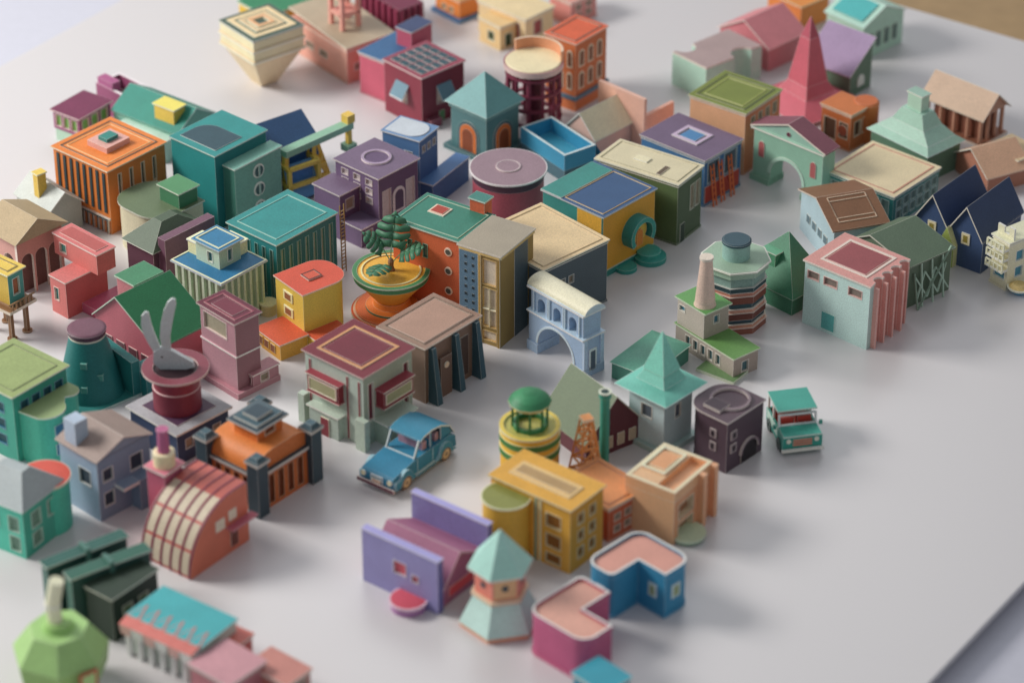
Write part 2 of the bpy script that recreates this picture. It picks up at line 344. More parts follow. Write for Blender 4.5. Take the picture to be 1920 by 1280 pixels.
# orange with green roof
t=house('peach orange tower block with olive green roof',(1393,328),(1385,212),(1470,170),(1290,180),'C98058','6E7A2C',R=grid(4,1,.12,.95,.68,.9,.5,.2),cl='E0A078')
t.rr(.08,t.w-.08,.08,t.d-.08,t.h,.04,'4E5A24'); t.rr(.2,t.w-.2,.2,t.d-.2,t.h,.03,'8A9440')
# mint with mauve top and scoops
t=T('paper_house','mint green block with mauve roof and scooped round corner','building',(1322,190),(1318,130),(1440,92),(1254,102))
w,d,h=t.w,t.d,t.h
P=[(0,0)]+circ(w*.66,-.02,w*.17,10,180,10)+[(w,0),(w,d),(w*.35,d)]+circ(w*.2,d,w*.15,10,0,-180)+[(0,d)]
t.ext('wall','z',P,0,h-.02,'9EC4B0','A4CAB8'); t.ext('roof','z',[(x*.985+.01,y*.985+.01) for x,y in P],h-.02,h+.02,'A08A88')
# pink gable + spire
t=T('paper_house','salmon pink gabled house behind the pink spire','building',(1440,135),(1440,92),(1512,62),(1348,52)); t.gable('x','C07078','C87A80',t.h+.42)
t=T('paper_spire','tall pink four-sided spire with flared skirt roof','tower',(1512,192),ang=38)
A=t.H(32)
t.bx('wall',-.6,.6,-.6,.6,0,.14,'A85464'); t.frus('skirt_roof',(-.92,.92,-.92,.92,.08),(-.42,.42,-.42,.42,.32),'C4606E'); t.frus('skirt_roof',(-.42,.42,-.42,.42,.32),(-.3,.3,-.3,.3,.55),'BE5A68'); t.frus('spire',(-.3,.3,-.3,.3,.55),(-.14,.14,-.14,.14,A*.78),'BE5C6A'); t.frus('spire_tip',(-.14,.14,-.14,.14,A*.78),(-.01,.01,-.01,.01,A),'AC4E5E')
t=T('paper_house','orange flat block peeking behind pink spire','building',(1500,60),(1500,15),(1560,-5),(1435,-10)); t.bx('wall',0,t.w,0,t.d,0,t.h,'D07A34'); t.roof(0,t.w,0,t.d,t.h,'D8822E')
t=T('paper_house','dark green house with sloping lilac roof','building',(1592,185),(1590,140),(1628,115),(1520,105))
w,d,h=t.w,t.d,t.h
t.ext('wall','y',[(0,0),(w,0),(w,h+.55),(0,h)],0,d,'5A7460'); t.ext('roof','y',[(-.08,h-.05),(w+.04,h+.57),(w+.04,h+.6),(-.08,h-.02)],-.05,d+.05,pale('9A80A8'),'9A84A4'); t.pa('R','window',.35,.65,.3,.75,'C9D0C8')
t=T('paper_house','pale mint gabled hall with turquoise roof panel','building',(1615,115),(1612,52),(1688,15),(1556,20))
w,d,h=t.w,t.d,t.h
t.gable('y','A8C8B4','A8CCBC',h+.3); 
for k in range(4): t.pr('R','window',.12+.2*k,.24+.2*k,.25,.7,'5A7068')
t.ext('roof_panel','y',[(.06,h+.07),(w*.44,h+.3),(w*.44,h+.33),(.06,h+.1)],.1,d-.1,'3FB0B0','3FA8A8')
# orange van-like house
t=house('orange cabin with brown windows and rounded roof end',(1592,285),(1590,215),(1650,205),(1528,205),'B8602A','C06A2E',R=[(.2,.5,.35,.75),(.6,.85,.35,.75)],L=[(.1,.38,.3,.72),(.5,.9,.15,.72)],pane='5A3A26')
t.lathe('turret',t.w*1.05,t.d*.2,[(.28,0),(.28,t.h-.02),(.24,t.h+.02)],'BC6028',24); t.pc('L','round_window',.25,.5,.12,'8A3A1C')
# mint gate
t=T('paper_gate','mint green triumphal gate with maroon pediment and round arch','gate',(1538,388),(1543,292),(1580,270),(1417,238))
d,h=t.d,t.h; w=.4
t.ext('wall','x',arcade(0,d,0,h,[(d*.28,d*.74,h*.6)]),0,w,'86B09A'); t.bx('cornice',-.05,w+.05,-.05,d+.05,h+.001,h+.04,'9AC0AA')
t.ext('pediment','x',[(.02,h+.04),(d-.02,h+.04),(d/2,h+.34)],.0,w,'8FB4A4')
for a,b in (((-.08,h+.03),(d/2,h+.37)),((d/2,h+.37),(d+.08,h+.03))): t.ext('roof','x',[a,b,(b[0],b[1]+.035),(a[0],a[1]+.035)],-.04,w+.04,'D8C8B8','7A4854')
t._face('L',circ(d/2,h+.16,.05),.02,.0,'5A2A3A','round_window')
for a in(.13,.88): t.pa('L','niche',a-.04,a+.04,.5,.8,'A85A5A')
t.arcring('arch_trim','x',circ(d*.51,h*.6-d*.23,d*.27,16,0,180),circ(d*.51,h*.6-d*.23,d*.235,16,0,180),-.02,0,'A4C8B4')
t.bx('plinth',-.05,w+.05,-.04,d*.28,0,.14,'78A48C'); t.bx('plinth',-.05,w+.05,d*.74,d+.04,0,.14,'78A48C')
# mint flared roof with chimney
t=T('paper_house','sage green house with flared tent roof and square chimney','building',(1735,345),(1738,292),(1790,258),(1650,235))
w,d,h=t.w,t.d,t.h
t.bx('wall',0,w,0,d,0,h,'5A7A64'); o=.08
R_=[(-o,w+o,-o,d+o,h+.002),(.08,w-.08,.08,d-.08,h+.12),(w*.22,w*.78,d*.22,d*.78,h+.32),(w*.32,w*.68,d*.32,d*.68,h+.6)]
for a,b in zip(R_,R_[1:]): t.frus('roof',a,b,'9AC0AE')
t.bx('chimney',w*.38,w*.62,d*.38,d*.62,h+.58,h+.95,'A8C8B4'); t.bx('chimney_cap',w*.36,w*.64,d*.36,d*.64,h+.95,h+.98,'8FB0A0')
# brown temple
t=T('paper_temple','brown temple with gable roof and row of columns','temple',(1838,275),(1835,222),(1882,195),(1742,175))
w,d,h=t.w,t.d,t.h
t.bx('floor',-.05,w+.05,-.05,d+.05,0,.05,'8A5A44'); t.bx('cella',.15,w-.15,.15,d-.15,.05,h,'7A4A38')
for k in range(4): t.lathe('column',.05+(w-.1)*k/3,.06,[(.045,.05),(.045,h)],'B07A60',12)
for k in range(1,5): t.lathe('column',.06,.05+(d-.1)*k/4,[(.045,.05),(.045,h)],'B07A60',12)
t.gable('y','A87A62','C0A48C',h+.4,h=h+.02,z0=h,o=.08)
# cream roof teal grid
t=house('teal glazed building with large cream roof',(1672,425),(1667,368),(1752,310),(1558,315),'2A7A74','CFBE98',R=grid(6,2,.05,.98,.1,.84,.25,.2),L=grid(6,1,.05,.95,.15,.84,.25,.1),pane='6A8078')
t.rr(.07,t.w-.07,.07,t.d-.07,t.h,.03,'B06A58'); 
t=T('paper_house','salmon house with sloping roof at the table edge','building',(1850,365),(1850,330),(1925,310),(1795,285))
t.gable('x','A8705A','D0A484',t.h+.35,o=.08)
t=house('dark green low house with tan gabled top',(1905,345),(1905,300),(1960,285),(1845,275),'3E5A48','C0A880')
# navy double gable
t=T('paper_house','navy blue cottage with twin steep gables and yellow porch','house',(1838,514),(1848,452),(1908,396),(1722,402))
w,d,h=t.w,t.d,t.h
GH=h+.6
t.ext('wall','x',[(0,0),(d,0),(d,h),(d*.75,GH),(d*.5,h),(d*.25,GH),(0,h)],0,w,'3C5074','33466A')
for c in(.25,.75):
    for sg in(-1,1):
        t.ext('roof','x',[(d*(c+sg*.25)+sg*.02,h-.04),(d*c,GH+.01),(d*c,GH+.05),(d*(c+sg*.25)+sg*.02,h-.0)],-.07,w+.07,'D8CCB8','2E3F60')
for a in(.25,.75): t.pr('L','window',a-.06,a+.06,.72,1.05,'D8C8A0'); t.pr('L','window_pane',a-.035,a+.035,.78,.99,'8A7A30',.024)
t.ext('porch','x',[(d*.36,0),(d*.6,0),(d*.6,h*.6),(d*.48,h*1.15),(d*.36,h*.6)],-.14,0,'A8B85A','C9C88A'); t.ext('door','x',rect(d*.42,d*.54,.0,h*.42),-.16,-.14,'C9A83A')
# cream tower at right
t=house('cream apartment house with balconies and blue windows',(1885,545),(1890,455),(1990,420),(1862,438),'DDD0B0','E0D4B4',L=[(.15,.8,.2,.4)],R=grid(3,2,.1,.9,.15,.84),pane='4A8AA0')
for z in(.4,.62,.82): t.bx('balcony',-.16,0,0,t.d,t.h*z,t.h*z+.05,'DCD0B0'); t.beams('balustrade',[((-.15,0,t.h*z+.16),(-.15,t.d,t.h*z+.16))]+[((-.15,t.d*k/4,t.h*z),(-.15,t.d*k/4,t.h*z+.16)) for k in range(5)],.03,'E0D4B8')
t.ext('roof_fin','x',[(0,t.h),(t.d,t.h),(t.d,t.h+.2),(t.d*.6,t.h+.2),(t.d*.6,t.h+.08),(t.d*.3,t.h+.08),(t.d*.3,t.h+.25),(0,t.h+.25)],.1,.14,'DDD2B4')
t=T('paper_tub','small blue and white round tub beside the cream house','tub',(1910,548),ang=10)
t.lathe('hull',0,0,[(.12,.0),(.22,.1),(.24,.14)],['4A8AA8','E0D8C0'],20); t.lathe('deck',0,0,[(.2,.14),(.12,.2)],'C9B070',20)
# brown gable over light blue
t=T('paper_house','pale blue house with brown gabled roof and small windows','building',(1560,505),(1570,432),(1668,425),(1478,362))
w,d,h=t.w,t.d,t.h
t.gable('x','A4BCC4','7A5438',h+.26,o=.06)
for k in range(4): t.pr('L','window',.18+.17*k,.28+.17*k,.42,.62,'5A7078')
t.pa('R','door',.3,.6,0,.5,'4A5A60')
s_=.26/(d/2); g=lambda x,y:(x,y,h+.032+s_*y)
for q0,q1 in((.08,.46),(.14,.40)): t.beams('roof_trim',[(g(.15,d*q0),g(w-.15,d*q0)),(g(.15,d*q1),g(w-.15,d*q1)),(g(.15,d*q0),g(.15,d*q1)),(g(w-.15,d*q0),g(w-.15,d*q1))],.02,'C0A890')
# dark speckled gable with truss
t=T('paper_station','grey green hall with steep roof and lattice truss legs','building',(1700,578),(1705,500),(1775,460),(1622,440))
w,d,h=t.w,t.d,t.h
t.gable('x','5A6B58','50644F',h+.2,pk=.75)
for k in range(3):
    yy=-.03; t.beams('truss',[((w*.1,yy-.15,h*(.0)),(w*.95,yy,h*1.1)),((w*.1,yy-.15,0),(w*.1,yy,h*.8)),((w*(.25+.25*k),yy-.1,0),(w*(.25+.25*k),yy,h)),((w*(.1+.25*k),yy-.1,h*.2),(w*(.35+.25*k),yy,h*.75)),((w*(.35+.25*k),yy-.1,h*.2),(w*(.1+.25*k),yy,h*.75))],.03,'9FB8A6')
# green angular
t=T('paper_house','emerald green house with folded pointed roof and dormer','building',(1484,592),(1488,560),(1535,520),(1392,495))
w,d,h=t.w,t.d,t.h
t.bx('wall',0,w,0,d,0,h,'3E7A5E'); t.frus('roof',(-.06,w+.06,-.06,d+.06,h+.002),(w*.6,w*.62,d*.42,d*.44,h+.95),'3C7A5C')
t.bx('dormer',w*.18,w*.42,d*.4,d*.62,h,h+.62,'4A8A68'); t.bx('dormer_roof',w*.16,w*.44,d*.38,d*.64,h+.62,h+.64,'5A9A78'); t.pc('L','round_window',.5,.6,.08,'D0C8A8')
# pink / mint
t=T('paper_house','mint walled building with pink roof and scalloped pink side','building',(1624,656),(1636,536),(1714,490),(1504,490))
w,d,h=t.w,t.d,t.h
scal=[(0,0)]+[p for k in range(4) for p in circ(w*(.22+.22*k),0,w*.09,8,180,0)]+[(w,0),(w,d),(0,d)]
t.body(0,w*.1,0,d,0,h-.04,'A6C0BA','B4D0CA',L=[(.78,.95,.76,.88),(.5,.7,.76,.88),(.12,.32,.76,.88)],pane='7A7068',frame='D8A8A0')
t.ext('side_wall','z',[(w*.1+.001,.002)]+scal[1:-1]+[(w*.1+.001,d)],0,h-.04,'B97A72','C88A80')
t.ext('roof','z',[(-.04,-.03)]+scal[1:-3]+[(w+.02,-.0),(w+.03,d+.03),(-.04,d+.03)],h-.038,h,'C88C84')
t.rr(w*.14,w*.9,d*.14,d*.86,h,.05,'D8C4B8'); t.bx('roof_panel',w*.2,w*.84,d*.2,d*.8,h,h+.015,'8E4448')
t.pr('L','door',.5,.7,.06,.32,'4A9A96')
for k in range(4): t.bx('fin',w*(.11+.22*k)-.02,w*(.11+.22*k)+.025,-.1,0,0,h*.93,'D2968C')
# octagonal tower
t=T('paper_tower','octagonal tower in stacked brown peach and green tiers','tower',(1375,598),ang=10)
h=t.H(480); r=.62; rt=math.pi/8
z=0
for i,(c,dz,k) in enumerate([('8A5242',.13,1.0),('C08A72',.07,.96),('2F4650',.08,.93),('6A3A30',.14,.97),('C89480',.07,.93),('345058',.1,.9),('7A4638',.15,.96),('B47A68',.07,.92),('2F484E',.1,.95),('7E9C94',.18,.9),('96B09E',.12,1.0)]):
    dz=dz*h/1.25; t.lathe('tier',0,0,[(r*k,z),(r*k,z+dz-.012),(r*k+.02,z+dz-.01),(r*k+.02,z+dz)],[c,pale(c),pale(c)],8,rot=rt); z+=dz
t.lathe('roof',0,0,[(r+.05,z),(r+.05,z+.03)],'D8DCC8',8,rot=rt); t.lathe('roof_panel',0,0,[(r+.02,z+.03),(r+.02,z+.04)],'8EA892',8,rot=rt)
t.lathe('drum',0,0,[(.26,z),(.26,z+.36)],'84A8A0',28); t.lathe('drum_cap',0,0,[(.28,z+.36),(.28,z+.4),(.25,z+.42)],'2C4A56',28)
# factory with chimney
t=T('paper_factory','beige factory with green roofs and pale tapering chimney','factory',(1374,712),(1372,672),(1427,655),(1252,612))
w,d,h=t.w,t.d,t.h
t.body(0,w,0,d,0,h-.03,'A09084','A89C90',L=grid(5,1,.2,.85,.25,.8,.45,.1),R=[(.35,.6,.2,.7)],pane='4A6A70'); t.roof(0,w,0,d,h-.03,'5E8A48',.03)
H2=h+.55
t.body(.0,w*1.0,d*.52,d*.98,h,H2,'A89A8E','B4A89C',L=[(.72,.92,.6,.8)],R=[(.4,.6,.45,.75)],pane='3F7080',name='upper_wall'); t.roof(0,w,d*.5,d,H2,'5A9450',.03)
t.lathe('chimney',w*.35,d*.66,[(.21,H2+.03),(.18,H2+.12),(.19,H2+.12),(.11,H2+1.0),(.13,H2+1.0),(.13,H2+1.05)],['D0B4A4','D0B4A4','D0B4A4','DCC8B8','DCC8B8'],28)
# ================================================================ centre rows
t=T('paper_gasholder','maroon round building with mauve disc roof','building',(953,400),ang=0)
h=t.H(313); r=.70*100/t.k
t.lathe('wall',0,0,[(r*.95,0),(r*.95,h*.8),(r*.96,h*.8),(r*.96,h-.04)],['9A4654','5A2E3C','4A3040'],48); t.lathe('roof',0,0,[(r+.03,h-.035),(r+.03,h)],['E0D0D0'],48); t.lathe('roof_disc',0,0,[(r+.012,h),(r+.01,h+.006)],'8A727C',48)
t.ring('roof_cap_rim','z',circ(0,0,.25,28),circ(0,0,.225,28),h,h+.03,'A89098'); t.lathe('roof_cap',0,0,[(.225,h),(.22,h+.025)],'8A727C',28)
# olive with cream roof
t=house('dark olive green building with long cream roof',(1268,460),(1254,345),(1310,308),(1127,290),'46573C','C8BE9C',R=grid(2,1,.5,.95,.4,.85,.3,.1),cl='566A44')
t.pr('R','doorway',.12,.3,0,.3,'2A3A2C'); t.rr(.05,t.w-.05,.05,t.d-.05,t.h,.015,'8E8A68'); t.bx('roof_slot',t.w*.1,t.w*.5,t.d*.25,t.d*.3,t.h,t.h+.02,'5A4A38'); t.bx('roof_vent',t.w*.4,t.w*.6,t.d*.5,t.d*.66,t.h,t.h+.03,'D8CCA8')
# yellow cube with blue roof
t=T('paper_house','mustard yellow cube with blue roof and curved green doorway','building',(1129,522),(1130,406),(1222,350),(1024,352))
w,d,h=t.w,t.d,t.h
t.body(0,w,0,d,0,h-.03,'D0941C','2A7F78',L=[(.5,.75,.3,.6)]); t.roof(0,w,0,d,h-.03,'2C4E76'); t.bx('roof_panel',-.03,w*.96,d*.68,d+.03,h,h+.02,'2E8078')
t.pr('R','plinth',0,1,0,.1,'2A7F78',.03); t.pr('L','wall_panel',.02,.42,.1,.96,'D89E28',.015)
t.rr(.05,w-.05,.05,d*.66,h,.015,'B08A50')
t.lathe('step',w*.78,-.2,[(.32,0),(.32,.1),(.29,.11)],'2F8C82',28); t.lathe('step',w*.78,-.16,[(.24,.11),(.24,.19),(.22,.2)],'37988C',28); t.lathe('step',w*.38,-.1,[(.22,0),(.22,.085),(.2,.09)],'2F8C82',28)
t.arcring('ornament','y',circ(w*.6,h*.5,.36,24,-35,215),circ(w*.6,h*.5,.26,24,-35,215),-.26,0,'2F8C82','2A7F78')
t._face('R',circ(w*.6,h*.52,.22,28),.14,0,'E0B040','ornament_disc','C0902A'); t._face('R',archp(w*.6-.09,w*.6+.09,h*.3,h*.56),.16,0,'C9781E','ornament_door')
# orange red with teal roof
t=T('paper_house','brick orange building with teal roof and porthole windows','building',(862,600),(844,452),(921,402),(740,408))
w,d,h=t.w,t.d,t.h
t.body(0,w,0,d,0,h-.03,'A84A2C','BC5A34',L=grid(4,1,.45,.92,.66,.84,.5,.1),pane='6A7A70',frame='2E7A68'); t.roof(0,w,0,d,h-.03,'2C7462')
t.rr(.06,w-.06,.06,d-.06,h,.015,'8AA890'); t.bx('hatch_frame',w*.5,w*.78,d*.5,d*.74,h,h+.02,'D0B8A0'); t.bx('hatch',w*.53,w*.75,d*.53,d*.71,h+.02,h+.035,'A03A28')
for b in (.82,.58,.33): t.pc('L','porthole_frame',.16,b,.085,'D8B098',.016); t.pc('L','porthole',.16,b,.062,'4A4A44',.022)
for b in (.7,.4): t.pr('R','window',.2,.4,b,b+.15,'D8B098'); t.pr('R','window_pane',.23,.37,b+.02,b+.13,'5A4A40',.024)
t.bx('chimney',w*.93,w*1.15,d*.1,d*.32,0,h+.25,'C05A38'); t.bx('chimney_cap',w*.91,w*1.17,d*.08,d*.34,h+.25,h+.28,'3A7A70')
# cream roof slate
t=house('slate grey building with wide cream tan roof',(1018,622),(1008,505),(1113,437),(925,425),'4C5A62','CDB488',R=grid(3,1,.1,.5,.55,.75)); t.rr(.06,t.w-.06,.06,t.d-.06,t.h,.015,'8E7850')
# tall grey/gold tower
t=T('paper_tower','tall slate and gold tower with long glazed panels','tower',(938,653),(928,480),(1002,429),(860,457))
w,d,h=t.w,t.d,t.h
t.body(0,w,0,d,0,h-.03,'8E7640','8E7640',L=[(.1,.42,.66,.93),(.1,.42,.2,.62),(.1,.42,.05,.15)],pane='CFC4B0',frame='C09A50')
t.pr('L','slate_panel',.53,.99,0.01,.95,'56748A',.02)
t.roof(0,w,0,d,h-.03,'988E7C'); t.pr('L','edge_strip',0,.06,0,.955,'8A6E2E',.02); t.pr('L','edge_strip',.46,.52,0,.955,'B08C44',.03); t.pr('R','wall_panel',.42,.82,0,.955,'4A5A62',.012)
t.ext('mullion','x',rect(d*.255,d*.27,h*.2,h*.61),-.012,.03,'D8C490'); t.ext('mullion','x',rect(d*.1,d*.42,h*.38,h*.39),-.01,.03,'D8C490')
for b in(.9,.82,.74,.66,.58,.5,.42,.34,.26):
    t.pr('L','small_window',.62,.68,b-.02,b+.01,'26363E',.026); t.pr('L','small_window',.8,.86,b-.02,b+.01,'26363E',.026)
t.pr('L','cornice',0,1,.957,.98,'C8A860',.03); t.pr('R','cornice',0,1,.957,.98,'C8A860',.03)
# light blue arch
t=T('paper_arch','pale blue aqueduct arch with cream barrel roof','arch',(1092,711),(1098,592),(1140,566),(1001,530))
w,d,h=min(t.w,.5),t.d,t.h
hm=h*.6
t.ext('wall','x',arcade(0,d,0,hm,[(d*.17,d*.83,hm*.86)],24),0,w,'94ACC6')
zc=max(0,hm*.86-d*.33)
t.arcring('arch_trim','x',circ(d*.5,zc,d*.36,24,0,180,ry=hm*.86-zc+.04),circ(d*.5,zc,d*.33,24,0,180,ry=hm*.86-zc),-.015,.0,'B8CCDE')
for a0,a1 in((0,.17),(.83,1)): t.bx('plinth',-.035,w+.035,d*a0-.02,d*a1+.02*(a1==1),0,.2,'94ACC4')
t.bx('cornice',-.035,w+.035,-.035,d+.035,hm+.001,hm+.035,'B0C6DA')
t.ext('arcade_wall','x',arcade(.03,d-.03,hm+.035,h-.04,[(d*.14,d*.28,h*.86),(d*.43,d*.57,h*.86),(d*.72,d*.86,h*.86)]),.03,w-.03,'94ACC6')
t.bx('arcade_back',w-.1,w-.06,.08,d-.08,hm+.035,h-.05,'CDBE9C')
for y in(.08,.34,.37,.63,.66,.92): t.bx('pilaster',-.0,.03,d*y-.01,d*y+.01,hm+.036,h-.04,'B4C8DA')
t.bx('cornice',-.03,w+.03,-.03,d+.03,h-.04,h,'B0C4D6')
t.ext('roof','y',[(-.0,h+.001)]+circ(w/2,h,w/2,16,180,0,ry=.15)+[(w,h+.001)],-.05,d+.05,'B4C4D0','DDD0B4')
t.pr('R','niche_frame',.22,.5,.08,.42,'C4D4E0'); t.pr('R','niche',.27,.45,.1,.39,'4A5A68',.024)
t.bx('pilaster',w*.0,w*.16,-.04,-.0,.2,hm,'A4BCD2'); t.bx('pilaster',w*.84,w*1.0,-.04,-.0,.2,hm,'A4BCD2')
# planter with monstera
t=T('paper_planter','orange and yellow conical planter with green rim','planter',(735,582),ang=30)
hr=t.H(508); r=.72
t.lathe('base',0,0,[(.78,0),(.78,.05),(.74,.07),(.7,.07),(.7,.1),(.66,.12)],['D8C0A0','D05A24','D8B48C','C8501E','D86A28'],44)
t.lathe('foot',0,0,[(.5,.12),(.5,.16),(.36,.18),(.34,.3)],['3F7A60','D87828','D87828'],40)
t.lathe('bowl',0,0,[(.3,.28),(r*.97,hr-.1),(r,hr-.1),(r,hr)],['E0962A','DFC890','3E7A50'],48)
t.ring('rim','z',circ(0,0,r+.02,44),circ(0,0,r*.9,44),hr,hr+.03,'3E7A4C'); t.lathe('soil',0,0,[(r*.9,hr+.01),(.3,hr+.02)],'DCA028',44)
t.ring('soil_ring','z',circ(0,0,r*.8,44),circ(0,0,r*.76,44),hr+.02,hr+.035,'E8CC84')
t.bx('porch',-.2,.5,-1.05,-.55,0,.1,'C8502A')
pl=T('monstera_plant','dark green split-leaf plant growing in the orange planter','plant',(735,582),ang=0)
pl.e.location.z=hr+.02
pl.lathe('trunk',0,0,[(.08,0),(.05,.1),(.06,.2),(.03,.26)],'7A5030',10)
def leaf(az,el,L,z0,roll=0,W=.55,st=.14):
    n=4; R=Matrix.Rotation(az,4,'Z')@Matrix.Rotation(-el,4,'Y')@Matrix.Rotation(roll,4,'X')
    off=Vector((0,0,z0))
    def P(x,y): return R@Vector((x+st,y,-.18*(x-.3*L)**2/L-.15*abs(y)))+off
    def prof(a): return L*W*math.sin(math.pi*min(.97,.16+.8*a))**.6
    vs=[];fs=[]
    for sg in (1,-1):
        for i in range(n):
            a0,a1=i/n,(i+1)/n
            b=len(vs); w0,w1,wm=prof(a0),prof(a1),prof((a0+a1)/2)
            sw=.06*L
            vs+= [P(a0*L,0),P(a0*L,sg*w0*.45),P(a0*L+sw-(.12*L if i==0 else 0),sg*w0*.95),P((a0+a1)/2*L+sw,sg*wm*1.05),P(a1*L+sw*.2,sg*w1*.97),P(a1*L-.05*L,sg*w1*.45),P(a1*L,0)]
            fs+= [[b,b+1,b+5,b+6],[b+1,b+2,b+3,b+4,b+5]]
    b=len(vs); w=prof(1)*.9; vs+=[P(L,0),P(L*.99,w),P(L*1.16,0),P(L*.99,-w)]; fs+=[[b,b+1,b+2],[b,b+2,b+3]]
    o=pl.mesh('leaf',vs,fs,['3A6E52'],ang=70); sm=o.modifiers.new('thickness','SOLIDIFY'); sm.thickness=.008
    pl.beams('leaf_stem',[((0,0,z0-.12),tuple(R@Vector((st,0,0))+off)),(tuple(P(0,0)),tuple(P(L*.7,0)))],.018,'7AA880')
leaf(math.radians(75),math.radians(66),.6,.38,.05,st=.1)
leaf(math.radians(-12),math.radians(30),.46,.26,.25,st=.2)
leaf(math.radians(178),math.radians(48),.46,.3,-.3,st=.2)
leaf(math.radians(235),math.radians(4),.44,.2,.1,st=.18)
# yellow rounded house
t=T('paper_house','yellow rounded corner house with red roof and porch','house',(572,652),(570,552),(657,518),(515,516))
w,d,h=t.w,t.d,t.h
rp=rrect(0,w,0,d,min(w,d)*.42,(0,1,1,0))
t.ext('wall','z',rp,0,h-.03,'C8AC38','CCB040'); t.ext('roof','z',rrect(-.03,w+.03,-.03,d+.03,min(w,d)*.43,(0,1,1,0)),h-.03,h,'C0482E',pale('C0482E'))
t.rr(w*.33,w*.62,d*.35,d*.65,h,.025,'5A2A24',.035); t.bx('hatch',w*.355,w*.595,d*.375,d*.625,h,h+.03,'C04E34')
for b in(.78,.5,.22): t.pr('L','window',.38,.7,b-.09,b+.07,'E0D090'); t.pr('L','window_pane',.43,.65,b-.07,b+.05,'8A5A38',.024)
t.bx('porch_wall',-.62,0,-.1,d*.75,0,.34,'C89430'); t.bx('porch_roof',-.66,.0,-.14,d*.78,.341,.37,'C04E2C'); t.bx('step',.005,w*.6,-.3,0,0,.3,'C8AC38'); t.ext('step_roof','z',rrect(0.005,w*.7,-.34,0,.2,(0,1,0,0)),.301,.33,'C2502E')
for a in(.1,.4,.7): t.ext('porch_window','x',rect(d*.75*a,d*.75*(a+.2),.1,.26),-.64,-.61,'7A4A30','D8C080')
# maroon roof green house (hero)
t=T('paper_house','sage green house with maroon roof and red bay windows','house',(684,839),(676,706),(781,656),(562,660))
w,d,h=t.w,t.d,t.h
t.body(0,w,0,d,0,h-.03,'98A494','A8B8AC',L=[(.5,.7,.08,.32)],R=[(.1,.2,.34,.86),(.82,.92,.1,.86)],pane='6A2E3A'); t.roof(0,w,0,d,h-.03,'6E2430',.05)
t.rr(w*.12,w*.9,d*.12,d*.9,h,.05,'C08A58',.016); t.bx('roof_panel',w*.19,w*.83,d*.19,d*.83,h,h+.01,'6A2230')
def bay(f,a0,a1,z0,z1,o):
    W=w if f=='R' else d; ax='y' if f=='R' else 'x'
    t.ext('bay_window',ax,rect(a0*W,a1*W,z0*h,z1*h),-o,.0,'7E2A34','7E2A34')
    t.ext('bay_roof',ax,rect(a0*W-.03,a1*W+.03,z1*h+.001,z1*h+.025),-o-.03,.0,'E0C8B8','8E3440')
    t.ext('bay_sill',ax,rect(a0*W-.02,a1*W+.02,z0*h-.02,z0*h-.001),-o-.02,.0,'E0C8B8','8E3440')
    t.ring('bay_frame',ax,rect(a0*W+.04,a1*W-.04,z0*h+.05,z1*h-.05),rect(a0*W+.06,a1*W-.06,z0*h+.07,z1*h-.07),-o-.015,-o,'D8B8A0')
    t.ext('bay_pane',ax,rect(a0*W+.06,a1*W-.06,z0*h+.07,z1*h-.07),-o-.006,-o,'9C9A74')
bay('L',.34,.88,.52,.76,.14); bay('R',.25,.85,.5,.72,.2)
for a in(.05,.25,.9): t.pr('L','stripe',a,a+.035,.03,.9,'7A3A40',.012)
t.bx('porch_wall',w*.22,w*.8,-.32,0,0,h*.3,'9AAA9A'); t.bx('porch_roof',w*.19,w*.83,-.35,0,h*.3+.001,h*.32,'AEBEAE'); 
t.bx('porch_wall',-.16,0,d*.35,d*.85,0,h*.32,'9CACA0'); t.bx('porch_roof',-.2,0,d*.32,d*.88,h*.32+.001,h*.34,'AEBEAE')
t.ext('door','y',rect(w*.38,w*.6,.0,h*.24),-.345,-.32,'7A2A34','D0C0A8'); t.ext('door','x',rect(d*.5,d*.64,0,h*.25),-.185,-.16,'7A2A34','D0C0A8')
for a in(.25,.66): t.ext('porch_window','y',rect(w*a,w*(a+.09),h*.06,h*.24),-.335,-.32,'A0A890','D0D0B8')
t.bx('buttress',-.13,0,-.13,.1,0,h*.42,'A4B4A4'); t.bx('buttress',-.13,0,d-.05,d+.1,0,h*.4,'A4B4A4')
# brown with fins
t=T('paper_house','brown grey hall with dark teal tapering buttresses','building',(798,757),(806,652),(882,584),(722,606))
w,d,h=t.w,t.d,t.h
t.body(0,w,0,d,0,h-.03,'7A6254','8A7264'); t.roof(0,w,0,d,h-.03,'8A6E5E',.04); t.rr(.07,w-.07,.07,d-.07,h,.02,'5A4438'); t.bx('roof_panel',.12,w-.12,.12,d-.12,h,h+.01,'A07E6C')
for a in(.1,.52,.9):
    x=w*a; t.mesh('buttress',[(x-.07,-.24,0),(x+.07,-.24,0),(x+.07,0,0),(x-.07,0,0),(x-.05,-.1,h*.96),(x+.05,-.1,h*.96),(x+.05,0,h*.96),(x-.05,0,h*.96)],[[3,2,1,0],[4,5,6,7],[0,1,5,4],[1,2,6,5],[2,3,7,6],[3,0,4,7]],['33525E'])
t.ext('door','y',rect(w*.22,w*.42,0,h*.7),-.09,0,'6A5246'); t._face('R',circ(w*.32,h*.55,.06),.02,.09,'D8B898','round_window'); t.pr('R','window',.64,.78,.1,.8,'4A3830')
